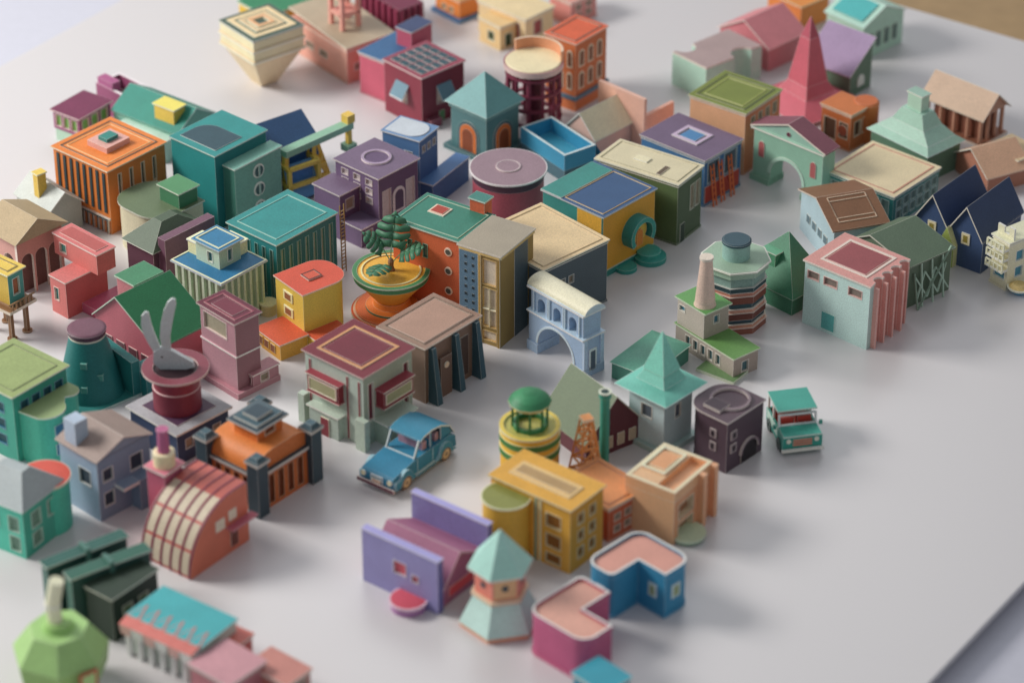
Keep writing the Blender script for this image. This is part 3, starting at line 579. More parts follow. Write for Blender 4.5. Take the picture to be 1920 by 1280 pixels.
# mauve tower
t=T('paper_tower','dusty mauve tower with maroon roof and big window','tower',(447,742),(426,605),(490,588),(362,573))
w,d,h=t.w,t.d,t.h
t.body(0,w,0,d,0,h*.52,'8A5E66','AC808A'); t.bx('cornice',-.02,w+.02,-.02,d+.02,h*.52+.001,h*.54,'CCA8AE')
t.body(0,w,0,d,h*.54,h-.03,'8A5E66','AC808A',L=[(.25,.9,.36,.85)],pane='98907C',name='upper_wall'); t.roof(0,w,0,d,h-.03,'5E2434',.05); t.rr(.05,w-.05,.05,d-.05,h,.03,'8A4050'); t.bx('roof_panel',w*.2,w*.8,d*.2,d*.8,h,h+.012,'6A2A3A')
t.bx('plinth',-.1,w+.35,-.12,d+.1,0,.12,'A8747E'); t.body(w*.5,w+.33,-.1,w*.3,.12,.34,'A5707A',R=[(.3,.6,.1,.8)],L=[(.2,.8,.1,.8)],name='annex'); t.roof(w*.5,w+.33,-.1,w*.3,.34,'B07A82',.02,name='annex_roof')
# green gable, pink facade
t=T('paper_house','rose pink house with glittery green sloping roof','house',(300,720),(278,652),(388,602),(184,584))
w,d,h=t.w,t.d,t.h
t.gable('x','A85662','1F6A42',h+.62,o=.05,wl='B8646E',pk=.62)
t.bx('clerestory',w*.45,w*.98,d*.72,d*1.0,h,h+.55,'B86C74'); t.roof(w*.45,w*.98,d*.72,d,h+.55,'3E7A58')
for k in range(4): t.pr('L','window',.14+.2*k,.27+.2*k,.35,.6,'5A2A34')
# mint house blue roofs
t=T('paper_house','pale green pavilion house with stacked blue roofs','house',(420,625),(412,530),(498,490),(322,490))
w,d,h=t.w,t.d,t.h
t.body(0,w,0,d,0,h-.03,'8FA88C','9EB49A'); t.roof(0,w,0,d,h-.03,'266A92',.06)
for k in range(7): t.bx('column',-.06,0,d*(k+.3)/7,d*(k+.62)/7,0,h-.035,'B0C4A8'); t.bx('column',w*(k+.3)/7,w*(k+.62)/7,-.06,0,0,h-.035,'B0C4A8')
t.rr(-.05,w+.05,-.05,d+.05,h,.03,'E0D4AC')
a0,a1=.28,.78; zt=h+.42
t.body(w*a0,w*a1,d*a0,d*a1,h,zt,'9CB498','B0C4AA',R=[(.4,.6,.2,.8)],L=[(.3,.5,.2,.7)],name='upper_wall',pane='3A6A70')
t.roof(w*a0,w*a1,d*a0,d*a1,zt,'2A7096',.06,name='upper_roof'); t.rr(w*a0,w*a1,d*a0,d*a1,zt+.03,.03,'C8C8A0')
for x0,x1,y0,y1 in((w*.35,w*.7,d*.8,d*1.02),(w*.82,w*1.02,d*.35,d*.7)): t.bx('wing',x0,x1,y0,y1,0,h+.26,'DCD09E'); t.roof(x0,x1,y0,y1,h+.26,'E4DAAC',.02,name='wing_roof')
t.lathe('porch',w*.98,-.1,[(.16,0),(.16,.22),(.18,.22),(.18,.25)],['C8BC88','D8D0A0','D8D0A0'],20)
# teal box with ladder
t=T('paper_house','teal building with slotted walls and tall ladder','building',(523,570),(514,458),(614,392),(440,410))
w,d,h=t.w,t.d,t.h
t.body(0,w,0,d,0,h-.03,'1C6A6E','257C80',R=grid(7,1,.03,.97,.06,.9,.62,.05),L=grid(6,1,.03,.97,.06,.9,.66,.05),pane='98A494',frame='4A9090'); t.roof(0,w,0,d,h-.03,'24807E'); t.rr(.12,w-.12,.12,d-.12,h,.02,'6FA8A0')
t.beams('ladder',[((w+.03,-.1,0),(w+.03,-.08,h*1.12)),((w+.14,-.1,0),(w+.14,-.08,h*1.12))]+[((w+.03,-.09,h*.06*k),(w+.14,-.09,h*.06*k)) for k in range(1,18)],.018,'8A7040')
# purple house with ring
t=T('paper_house','plum purple building with round roof ring and low annex','building',(712,448),(706,334),(772,292),(640,292))
w,d,h=t.w,t.d,t.h
t.body(0,w,0,d,0,h-.03,'5A4460','6A5674',L=grid(3,3,.08,.92,.5,.95,.5,.4),R=[(.1,.3,.3,.75),(.7,.9,.3,.75)],pane='B0A4A4'); t.roof(0,w,0,d,h-.03,'6A5870',.04)
t.ring('roof_ring','z',circ(w/2,d/2,.3,30),circ(w/2,d/2,.25,30),h,h+.04,'9A84A0'); t.lathe('roof_cap',w/2,d/2,[(.25,h),(.25,h+.015)],'5E4A68',30)
t.pa('R','round_window',.35,.65,.3,.7,'C0B4B8'); t.pa('R','round_window_pane',.39,.61,.34,.66,'4A3850',.024)
t.body(-.55,0,d*.45,d*1.05,0,h*.72,'5E4866','6A5674',R=[(.3,.7,.6,.85)],name='annex'); t.roof(-.55,0,d*.45,d*1.05,h*.72,'6A5870',.03,name='annex_roof'); t.body(-.5,0,0,d*.45,0,h*.3,'5E4866','6A5674',R=[(.2,.6,.3,.8)],name='annex'); t.roof(-.5,0,0,d*.45,h*.3,'70607A',.03,name='annex_roof')
# blue rounded tower
t=T('paper_house','blue block with arched pale roof and low side wing','building',(788,385),(780,262),(826,238),(712,246))
w,d,h=t.w,t.d,t.h
t.body(0,w,0,d,0,h-.05,'3E5E8A','4A709C',L=[(.2,.4,.55,.8)],R=grid(3,1,.1,.95,.75,.92)); t.roof(0,w,0,d,h-.05,'5A7CA4',.03); t.ext('roof_panel','z',rrect(.04,w-.04,.04,d-.04,w*.4,(1,1,0,0)),h-.02,h,'B4BCC4'); t.bx('wing',0.005,w+.7,-.3,0,0,h*.35,'3E5E8C'); t.roof(0.005,w+.7,-.3,0,h*.35,'4A70A0',.02,name='wing_roof')
# teal tall
t=T('paper_tower','tall deep teal block with curved roof slot','tower',(410,432),(398,292),(490,240),(327,252))
w,d,h=t.w,t.d,t.h
t.body(0,w,0,d,0,h-.03,'1C6E70','1F8080'); t.roof(0,w,0,d,h-.03,'23807E',.03); t.ext('roof_slot','z',rrect(w*.1,w*.62,d*.1,d*.9,w*.25,(0,0,1,0)),h,h+.015,'2F4A54')
t.body(w*.15,w*1.05,-.32,-.0,0,h*.82,'6A9E8E','4A8274',name='annex',L=()); t.roof(w*.15,w*1.05,-.32,-.04,h*.82,'7AB0A0',.03,name='annex_roof')
for b in(.66,.42,.18):
    t._face('R',circ(w*.6,h*b,.15),.01,.33,'D0D8C8','round_window'); t._face('R',circ(w*.6,h*b,.12),.02,.33,'3A5A5A','round_window_pane'); t._face('R',rect(w*.585,w*.615,h*b-.13,h*b+.13),.03,.33,'8AB0A0','mullion')
# blue gable
t=T('paper_house','navy roofed blue barn with speckled gable roof','building',(515,375),(512,295),(592,262),(452,245))
t.gable('x','2F5E94','2A4A70',t.h+.42,o=.05)
# crane
t=T('paper_crane','sage green gantry crane on yellow trestle legs','crane',(590,372),(590,330),(640,310),(520,300))
w,d,h=t.w,t.d,t.h; Z=h+.5
t.beams('trestle',[((.1,.1,0),(.25,.25,Z)),((.1,.6,0),(.25,.4,Z)),((.6,.1,0),(.35,.25,Z)),((.6,.6,0),(.35,.4,Z)),((.12,.2,.35),(.12,.5,.35)),((.2,.12,.35),(.5,.12,.35)),((.18,.15,.6),(.45,.15,.6)),((.15,.15,.2),(.4,.2,.8)),((.55,.12,.2),(.25,.2,.8))],.08,'D0AC40')
t.mesh('jib',[(-.5,.22,Z),(1.3,.22,Z),(1.3,.44,Z),(-.5,.44,Z),(-.5,.22,Z+.14),(1.3,.22,Z+.14),(1.3,.44,Z+.14),(-.5,.44,Z+.14)],[[3,2,1,0],[4,5,6,7],[0,1,5,4],[1,2,6,5],[2,3,7,6],[3,0,4,7]],['7FAA90'])
t.beams('hoist',[((1.25,.33,Z),(1.25,.33,Z-.35)),((-.45,.33,Z),(-.45,.33,0))],.1,'D0AC40'); t.bx('hook_block',1.13,1.37,.21,.45,Z-.5,Z-.35,'6F9A80'); t.bx('cab',1.15,1.35,.23,.43,Z+.14,Z+.32,'D0AC40')
t=T('paper_frame_hut','open yellow frame hut with slanted blue panels','hut',(545,385),(545,320),(595,300),(512,296)); w,d,h=t.w,t.d,t.h
t.beams('frame',[((a*w,b*d,0),(a*w,b*d,h)) for a in(0,1) for b in(0,1)]+[((0,0,h),(w,0,h)),((0,0,h),(0,d,h)),((w,0,h),(w,d,h)),((0,d,h),(w,d,h)),((0,0,h*.5),(w,0,h*.5)),((0,0,h*.5),(0,d,h*.5))],.08,'D0B448'); t.bx('core',.08,w-.08,.08,d-.08,0,h*.9,'3A70A8'); t.mesh('slanted_panel',[(-.02,-.04,h*.1),(w,-.04,h*.1),(w,.2,h),(-.02,.2,h)],[[0,1,2,3]],['5A90B8'])
# teal gable with yellow boxes
t=T('paper_house','teal roofed barn with yellow dormer boxes','building',(335,300),(330,252),(402,212),(214,205))
w,d,h=t.w,t.d,t.h
t.gable('y','5A9684','1F7A6C',h+.35,o=.04,wl='7AB0A0')
t.bx('dormer',w*.1,w*.4,d*.1,d*.4,h*.5,h+.42,'D0B040'); t.bx('dormer_roof',w*.08,w*.42,d*.08,d*.42,h+.42,h+.45,'E0C858'); t.bx('side_box',-.3,0,.1,d*.8,0,h*.8,'9FC0B0'); t.roof(-.3,0,.1,d*.8,h*.8,'AECABA',.02,name='side_roof')
# maroon cabin on mint base
t=T('paper_cabin','maroon cabin with green lit windows on mint plinth','cabin',(152,280),(152,222),(208,190),(97,205))
w,d,h=t.w,t.d,t.h
t.bx('plinth',.02,w-.02,.02,d-.02,0,h*.4,'9FBEAA'); t.body(0,w,0,d,h*.4,h-.03,'7A3458','86406A',L=grid(3,1,.05,.95,.15,.85,.3,.1),R=grid(3,1,.05,.95,.15,.85,.3,.1),pane='6A9A4A'); t.roof(0,w,0,d,h-.03,'6E2F4C',.05)
t=T('paper_house','mauve open-topped yard building with grey floor','building',(245,238),(245,186),(292,170),(168,160))
w,d,h=t.w,t.d,t.h
t.bx('floor',.07,w-.07,.07,d-.07,0,h*.5,'C0BCB4'); t.ring('wall','z',rect(0,w,0,d),rect(.07,w-.07,.07,d-.07),0,h,'D8CCD0',side='8A4668'); t.bx('hut',0.01,w*.35,d*.5,d*.95,h*.4,h+.15,'9A507A')
# orange
t=T('paper_house','orange building with grey window bars and framed roof','building',(210,440),(205,320),(301,263),(107,270))
w,d,h=t.w,t.d,t.h
t.body(0,w,0,d,0,h-.03,'C46E2A','C87026',R=grid(4,2,.1,.9,.1,.9,.75,.1),L=[],pane='3F4A4A'); t.roof(0,w,0,d,h-.03,'CC7226',.04)
for k in range(8): t.pr('L','window_bar',.05+.12*k,.095+.12*k,.32,.93,'2C3E42',.02,0,'2C3E42')
for k in range(11): t.pr('L','railing_bar',.03+.09*k,.05+.09*k,.02,.22,'34464A',.05)
t.pr('L','railing',0,1,.221,.25,'34464A',.06); t.rr(w*.06,w*.94,d*.06,d*.94,h,.03,'4E4030'); t.rr(w*.12,w*.88,d*.12,d*.88,h,.02,'D8A060'); t.bx('roof_box',w*.3,w*.7,d*.32,d*.68,h,h+.12,'C8968C'); t.bx('roof_lantern',w*.4,w*.6,d*.42,d*.58,h+.12,h+.2,'2E7A72')
# rounded cream wall green roof
t=T('paper_house','cream round-ended house with mossy green roof and chimney','house',(298,500),(295,418),(372,372),(213,368))
w,d,h=t.w,t.d,t.h
t.ext('wall','z',rrect(0,w,0,d,d*.38,(1,0,1,1)),0,h-.03,'C0BA9C','C0BA9C'); t.ext('roof','z',rrect(-.03,w+.03,-.03,d+.03,d*.38,(1,0,1,1)),h-.03,h,'5C6C50'); t.bx('chimney',w*.55,w*.95,d*.05,d*.45,h-.4,h+.32,'3A7250'); t.bx('chimney_cap',w*.52,w*.98,d*.02,d*.48,h+.321,h+.35,'4A8258')
# dark maroon with hip roof
t=T('paper_house','dark plum house with sunken green hopper roof','building',(292,545),(284,452),(390,405),(233,428))
w,d,h=t.w,t.d,t.h
t.body(0,w,0,d,0,h-.25,'4E3040','5A3846',R=grid(2,1,.1,.9,.4,.7)); t.frus('roof',(-.08,w+.08,-.08,d+.08,h-.24),(w*.35,w*.65,d*.35,d*.65,h+.12),'4A5A48'); t.bx('side_wall',w*.1,w+.05,-.2,-.0,0,h+.02,'6A4A5A')
# pink stacked boxes
t=T('paper_house','coral pink house of two stacked crossing boxes','house',(128,598),(126,530),(232,500),(84,520))
w,d,h=t.w,t.d,t.h
t.body(0,w*.85,0,d,0,h-.03,'A8504E','C46A66',L=[(.5,.75,.4,.75)],pane='3F8A88'); t.roof(0,w*.85,0,d,h-.03,'BC6864',.02)
z0=h; x0=w*.62; t.body(x0-.15,x0+.3,-.25,d+.55,z0,z0+.42,'A8544E','C8706A',L=[(.72,.86,.25,.7)],pane='4A8A80',name='upper_box'); t.roof(x0-.15,x0+.3,-.25,d+.55,z0+.42,'BC6664',.02,name='upper_roof')
t.bx('roof_panel',x0-.08,x0+.23,-.15,d+.45,z0+.45,z0+.465,'A4504C'); t.bx('step',w*.3,w*1.1,-.6,-.0,0,.2,'B0506A')
# grey gable with yellow chimney
t=T('paper_house','grey gabled house with yellow chimney','house',(95,450),(95,400),(158,380),(18,368)); t.gable('y','9AA098','A8AEA8',t.h+.32); t.bx('chimney',.1,.3,t.d*.4,t.d*.55,t.h,t.h+.62,'C8A83A'); t.bx('chimney_cap',.08,.32,t.d*.38,t.d*.57,t.h+.62,t.h+.65,'D0B44C')
t=house('small teal blue shed beside orange building',(200,432),(198,412),(232,400),(150,395),'2A6A78','2F7488',name='paper_shed',cat='shed')
# tan roof with arcade
t=T('paper_house','dusty pink arcaded hall with tan tiled roof','building',(40,560),(38,455),(118,418),(-40,420))
w,d,h=t.w,t.d,t.h
t.bx('core',.15,w,.15,d,0,h,'6A4A44'); t.ext('arcade','y',arcade(0,w,0,h,[(w*.08,w*.34,h*.72),(w*.38,w*.64,h*.72),(w*.68,w*.94,h*.72)]),0,.06,'B88478'); t.ext('arcade','x',arcade(.061,d,0,h,[(d*.1,d*.4,h*.72),(d*.5,d*.8,h*.72)]),0,.06,'BC8A80')
t.mesh('roof',[(-.1,-.1,h),(w+.1,-.1,h),(w+.1,d+.1,h),(-.1,d+.1,h),(w*.5,-.0,h+.3),(w*.5,d,h+.3)],[[0,4,5,3],[1,2,5,4],[0,1,4],[2,3,5]],['A08C6A'])
# stilt house
t=T('paper_stilt_house','brown deck house on stilts with yellow and teal box','house',(25,640),(25,585),(62,570),(-40,570))
w,d,h=t.w,t.d,t.h
for a in(.1,.9):
    for b in(.1,.9): t.bx('stilt',w*a-.04,w*a+.04,d*b-.04,d*b+.04,0,h,'7A5638'); t.lathe('stilt_foot',w*a,d*b,[(.1,0),(.1,.03)],'7A5638',14)
t.bx('deck',-.1,w+.1,-.1,d+.1,h,h+.06,'7E5A3C'); t.beams('railing',[((-.08,-.08,h+.2),(w+.08,-.08,h+.2)),((-.08,-.08,h+.2),(-.08,d,h+.2))]+[((w*k/5,-.08,h),(w*k/5,-.08,h+.2)) for k in range(6)],.025,'8A6848')
t.body(.05,w-.05,.05,d-.05,h+.06,h+.75,'3F8A84','C0A038',R=[(.3,.7,.3,.8)],name='cabin_wall',pane='A05A3A'); t.roof(.05,w-.05,.05,d-.05,h+.75,'C8AC44',.05); t.rr(.1,w-.1,.1,d-.1,h+.78,.03,'7A6A30')
# ================================================================ near left
t=T('paper_kiln','dark teal tapering kiln with purple cap on a base','kiln',(172,732),ang=40)
h=t.H(622)
t.lathe('wall',0,0,[(.62,.05),(.33,h-.06),(.34,h-.04)],['1B6A68','D0C8B0'],36); t.lathe('cap',0,0,[(.33,h-.05),(.34,h-.02),(.36,h+.08),(.33,h+.1),(.28,h+.11)],['D8D0C0','4E2E40','5A3848','6A4654'],32)
t.bx('base',-.75,.8,-.72,.75,0,.05,'2A7A76'); t.bx('rear_wall',.45,.62,-.7,.5,.05,.75,'1F6E6C'); t.bx('rear_wall',.62,1.0,-.9,-.4,0,.5,'236E70')
for a,z in((225,.35),(262,.55),(225,.8)):
    a=math.radians(a); rr_=.62-.29*(z/h); t.lathe('window',rr_*math.cos(a)*.93,rr_*math.sin(a)*.93,[(.08,z-.06),(.08,z+.06)],'4A8A80',4)
# pot with pliers
t=T('paper_pot_house','maroon round pot on grey terrace with navy walls','building',(335,872),(332,812),(442,772),(225,772))
w,d,h=t.w,t.d,t.h
t.body(0,w,0,d,0,h-.04,'2E3A58','33405E',R=grid(3,1,.1,.9,.3,.8)); t.roof(0,w,0,d,h-.04,'9A9A9E',.06,.04); t.bx('roof_panel',w*.12,w*.88,d*.12,d*.88,h,h+.015,'4A3048')
c=(w*.5,d*.52); z=h; zr=z+.78
t.lathe('pot_wall',c[0],c[1],[(.43,z),(.43,z+.45),(.41,z+.46),(.41,zr)],['7A2C3C','C8A0A0','862F40'],36); t.ring('pot_rim','z',circ(*c,.6,36),circ(*c,.4,36),zr,zr+.04,'7A3A46'); t.lathe('pot_shade_disc',c[0],c[1],[(.4,zr-.0),(.3,zr+.005)],'2E1C22',30)  # near-black disc at rim level paints the shade inside the pot's hole
f=T('paper_pliers','grey paper pliers standing upright in the maroon pot','tool',(335,872),ang=0)
f.e.location=t.e.location+Vector((c[0]*math.cos(t.ang)-c[1]*math.sin(t.ang)-.04,c[0]*math.sin(t.ang)+c[1]*math.cos(t.ang),zr))
f.e.scale=(.9,.9,.9)
f.ext('jaw','y',[(-.36,.4),(-.38,.16),(-.24,-.02),(.1,-.05),(.42,.06),(.4,.16),(.02,.42),(-.2,.5)],-.04,.06,'A8B2B6','C4CACC')
def handle(pts,wd,y0,y1):
    L=[];Rr=[]
    for i,p in enumerate(pts):
        a=Vector(pts[max(0,i-1)]);b=Vector(pts[min(len(pts)-1,i+1)]);n=Vector((-(b-a).y,(b-a).x)).normalized(); k=wd*[.8,.95,1.05,1.0,.8,.3][i]; L.append(tuple(Vector(p)+n*k));Rr.append(tuple(Vector(p)-n*k))
    f.ext('handle','y',L+Rr[::-1],y0,y1,'B0B8BA','C8CECE')
handle([(-.28,.42),(-.36,.62),(-.43,.82),(-.47,1.02),(-.47,1.2),(-.44,1.3)],.1,-.02,.03); handle([(-.1,.45),(-.12,.72),(-.08,1.0),(-.01,1.3),(.06,1.5),(.1,1.6)],.105,-.02,.03)
f.ext('rivet','y',circ(-.2,.3,.03,14),-.05,-.04,'5A6266')
# orange with dark posts
t=T('paper_temple','orange stepped hall with dark slate corner towers','building',(487,968),(486,868),(590,798),(378,815))
w,d,h=t.w,t.d,t.h
h=h*.92
t.body(.05,w-.05,.05,d-.05,0,h*.72,'B05E28','C06A2E',R=grid(4,1,.15,.85,.1,.9,.5,.05),L=grid(4,1,.15,.85,.1,.9,.5,.05),pane='6A3418',frame='8A5028')
t.bx('cornice',-.0,w,0,d,h*.72+.001,h*.78,'2F3E48')
t.ext('roof','y',[(.05,h*.78)]+circ(.05+.4,h*.78,.4,8,180,90,ry=.34)+circ(w-.45,h*.78,.4,8,90,0,ry=.34)+[(w-.05,h*.78)],.08,d-.08,'B8662C','CC742E')
t.body(w*.3,w*.72,d*.3,d*.72,h*.78+.3,h+.35,'C06A2C','CC742E',name='upper_wall',R=[(.3,.7,.3,.8)],pane='7A3C1A'); t.bx('upper_roof',w*.24,w*.78,d*.24,d*.78,h+.351,h+.39,'33444E'); t.bx('upper_roof_step',w*.3,w*.72,d*.3,d*.72,h+.391,h+.44,'3C5660'); t.bx('upper_roof_step',w*.38,w*.64,d*.38,d*.64,h+.441,h+.5,'33444E')
for a,b in((0,0),(1,0),(0,1),(1,1)):
    x,y=(.06 if a==0 else w-.06),(.06 if b==0 else d-.06); t.bx('corner_tower',x-.13,x+.13,y-.13,y+.13,0,h*1.05,'33454E'); t.bx('corner_cap',x-.16,x+.16,y-.16,y+.16,h*1.05+.001,h*1.1,'2A3A42'); t.frus('corner_cap_top',(x-.13,x+.13,y-.13,y+.13,h*1.1+.001),(x-.08,x+.08,y-.08,y+.08,h*1.18),'3C5660')
# greenhouse
t=T('paper_greenhouse','salmon quarter-round greenhouse with maroon ribs and tan panes','greenhouse',(358,1087),None,(470,1012),(263,1042))
w,d=t.w,t.d; h=hz(survey(470,1012),905)
q=circ(w*.78,0,w*.78,16,180,90,ry=h); 
t.ext('wall','y',q+[(w,h),(w,0)],0,d,'C46A50','B05A50')
for k in range(6):
    y=d*(.01+.19*k); t.arcring('rib','y',circ(w*.78,0,w*.78+.012,16,180,90,ry=h+.012)+[(w,h+.012)],circ(w*.78,0,w*.78-.01,16,180,90,ry=h-.01)+[(w,h-.01)],y,y+.03,'7A3A4C','7A3A4C')
for k in range(5):
    y=d*(.01+.19*k)
    for a0,a1 in((177,157),(154,132),(129,104)):
        t.ext('glass_pane','y',circ(w*.78,0,w*.78+.005,5,a0,a1,ry=h+.005)+circ(w*.78,0,w*.78-.005,5,a0,a1,ry=h-.005)[::-1],y+.05,y+d*.175,'BCAE96','BCAE96')
t._face('R',rect(w*.68,w*.8,h*.1,h*.38),.02,0,'6A3A30','door'); t._face('R',rect(w*.45,w*.6,h*.5,h*.68),.012,0,'E0C8B0','window'); t._face('R',rect(w*.67,w*.8,h*.55,h*.72),.012,0,'E0C8B0','window'); t.ext('awning','y',rect(w*.62,w*1.05,h*.45,h*.48),-.16,0,'B05A6A')
x,y=w*.6,d*.98
t.bx('stack_base',x-.22,x+.22,y+.002,y+.42,0,h+.1,'B05870'); t.bx('stack_block',x-.26,x+.26,y-.04,y+.46,h+.101,h+.14,'C07080'); t.lathe('stack_drum',x,y+.2,[(.19,h+.14),(.19,h+.4),(.17,h+.41)],'DCC8A0',24); t.lathe('stack',x,y+.2,[(.11,h+.4),(.09,h+.82),(.11,h+.83),(.11,h+.86)],'A8587E',20)
# teal mint house grey roof
t=T('paper_house','bright mint house with grey hip roof and red rounded bay','house',(50,1048),(48,958),(128,905),(-60,930))
w,d,h=t.w,t.d,t.h
t.body(0,w,0,d,0,h,'38A08A','4AC0A6',R=[(.2,.42,.5,.82),(.2,.42,.12,.4),(.6,.85,.5,.82)],L=[(.1,.3,.5,.8),(.1,.3,.1,.4)],pane='6A8A7A')
t.frus('roof',(-.06,w+.06,-.06,d+.06,h+.002),(w*.4,w*.6,d*.3,d*.8,h+.42),'9AA4A6')
t.lathe('bay_wall',w*.95,.35,[(.42,0),(.42,h-.02)],'40B49A',30); t.lathe('bay_roof',w*.95,.35,[(.46,h-.02),(.46,h+.02)],['D8C8B0'],30); t.lathe('bay_roof_disc',w*.95,.35,[(.45,h+.02),(.44,h+.025)],'C04C3C',30)
t.pr('L','window',.5,.7,.5,.8,'C0C8B8')
# grey-blue
t=T('paper_house','slate blue house with brown grey roof and chimney flap','house',(190,978),(172,865),(277,812),(112,822))
w,d,h=t.w,t.d,t.h
t.body(0,w,0,d,0,h,'72869C','8A9CB2',R=[(.1,.28,.2,.42),(.1,.28,.6,.8),(.62,.85,.55,.8)],L=[(.2,.5,.5,.75)],pane='2E3A4A'); t.gable('y','7A8CA0','8E7C74',h+.22,h=h+.003,z0=h-.02); t.bx('chimney',.02,.3,d*.55,d*.85,h,h+.5,'9CACBE'); t.bx('balcony',w*.3,w*.6,-.25,0,h*.45,h*.5,'7A8CA0'); t.bx('annex',w*.6,w+.2,-.25,0,0,h*.5,'6A7C92')
# green-teal left edge
t=T('paper_house','sea green wavy block with olive roof and round stair towers','building',(35,868),(28,742),(118,682),(-70,690))
w,d,h=t.w,t.d,t.h
t.body(0,w,0,d,0,h-.03,'2E8A76','349480',R=grid(4,3,.1,.95,.25,.9,.35,.35),L=grid(2,3),pane='1E4A52',frame='2A6A88'); t.roof(0,w,0,d,h-.03,'86965E',.05); t.rr(.1,w-.1,.1,d-.1,h,.02,'5E6E42')
wave=[(w*.1,-.002)]+circ(w*.38,-.3,w*.26,16,200,340,ry=.3)+[(w*.72,-.28)]+circ(w*.86,-.2,w*.14,8,250,360,ry=.16)+[(w,-.002)]
t.ext('wavy_front','z',wave,0,h*.72,'40AA90','40AA90'); t.ext('wavy_front_roof','z',[(x+(x-w*.5)*.04,y*1.06-.002) for x,y in wave],h*.72+.001,h*.72+.03,'8A9E6C')
for z in(.15,.42): t._face('R',rect(w*.3,w*.46,h*z,h*(z+.16)),.012,.6,'2A6A88','window')
# dark green slabs
G='row of dark green slab blocks'
for i,(fb,ft,rt,lt) in enumerate([((97,1158),(92,1062),(222,992),(80,1050)),((142,1180),(138,1084),(264,1016),(126,1070)),((216,1204),(212,1122),(286,1062),(166,1095))]):
    c=['1F3E3A','24463F','1E2C24'][i]; c2=['2C5A52','2F5E50','2A3A2E'][i]
    t=T('paper_slab_block','narrow dark green slab block with ribbed facade' if i<2 else 'near-black green box block with small windows','building',fb,ft,rt,lt,group=G)
    t.body(0,t.w,0,t.d,0,t.h-.03,c,c2,R=grid(2,1,.15,.85,.4,.75),pane='5A6A50'); t.roof(0,t.w,0,t.d,t.h-.03,c2,.03)
    if i<2:
        t.bx('fin',t.w*.48,t.w*.53,-.04,t.d+.03,0,t.h+.06,'3A6A60')
# polyhedron
t=T('paper_faceted_house','light green faceted house with bent cream chimney','house',(120,1285),ang=0)
h=t.H(1172); R0=.8
t.lathe('wall',0,0,[(R0*.62,0),(R0*.92,h*.3),(R0*.98,h*.62),(R0*.6,h*.98)],['7FA85A','8AB064','94BC72'],7,rot=.3)
t.lathe('chimney_base',0,0,[(.26,h*.98),(.2,h+.1)],'8EBA66',14)
def tube(tt,name,pts,r,col,n=14):
    vs=[];fs=[]
    for i,p in enumerate(pts):
        a=Vector(pts[max(0,i-1)]);b=Vector(pts[min(len(pts)-1,i+1)]);dd=(b-a).normalized(); u=dd.cross(Vector((0,1,0))).normalized(); v=dd.cross(u)
        for k in range(n): vs.append(Vector(p)+(u*math.cos(k*2*math.pi/n)+v*math.sin(k*2*math.pi/n))*r)
    for i in range(len(pts)-1):
        for k in range(n): fs.append([i*n+k,i*n+(k+1)%n,(i+1)*n+(k+1)%n,(i+1)*n+k])
    fs.append(list(range((len(pts)-1)*n,len(pts)*n))); return tt.mesh(name,vs,fs,[col])
tube(t,'chimney',[(-.03,0,h),(-.06,0,h+.42),(.04,0,h+.88)],.12,'DCD4B4')
tube(t,'chimney_band',[(-.06,0,h+.40),(-.055,0,h+.44)],.13,'E8E0C8')
a=math.radians(-50)
for nm,rr_,c in(('window_frame',.17,'C0604A'),('window_pane',.12,'A8C880')):
    oo=R0*.98+(.012 if rr_<.15 else 0)
    t.mesh(nm,[(math.cos(a)*oo-math.sin(a)*dx*rr_,math.sin(a)*oo+math.cos(a)*dx*rr_,h*.48+dz*rr_) for dx,dz in((-1,-1),(1,-1),(1,1),(-1,1))],[[0,1,2,3]],[c])
# awning shop
t=T('paper_shop','white colonnaded shop with teal and pink zigzag awning roof','shop',(370,1290),(366,1222),(442,1162),(230,1160))
w,d,h=t.w,t.d,t.h
t.bx('core',.15,w,0,d,0,h-.02,'B8C4B8')
for k in range(7): t.bx('column',.02,.12,d*k/6.4,d*k/6.4+.08,0,h-.02,'DCE0D4')
t.bx('roof',.12,w+.03,-.03,d+.03,h,h+.03,'3AA0A6')
n=6
for k in range(n):
    y=d*k/n; e=d/n
    t.mesh('awning_stripe',[(-.1,y,h-.02),(-.1,y+e,h-.02),(.12,y+e,h+.036),(w*.5,y+e*.5,h+.036),(.12,y,h+.036)],[[0,1,2,3,4]],['C87068'])
    t.mesh('awning_flap',[(-.1,y+.02,h-.2),(-.1,y+e-.04,h-.2),(-.1,y+e,h-.02),(-.1,y,h-.02)],[[0,1,2,3]],['E0A8A0' if k%2 else 'ECDCD0'])
t=house('small coral red block with flat roof beside shop',(440,1262),(438,1215),(468,1185),(390,1190),'B8504A','D06E62')
t=house('dusty pink block with mauve roof',(432,1345),(430,1283),(500,1240),(352,1245),'B07078','BC8890')
t=house('terracotta pink block with slanted roof edge',(540,1330),(538,1282),(578,1250),(470,1240),'A8685E','B87A70',R=[(.2,.8,.3,.8)])
t=house('bright teal roofed box',(1132,1350),(1130,1296),(1182,1268),(1074,1260),'1E7A90','2490A4')
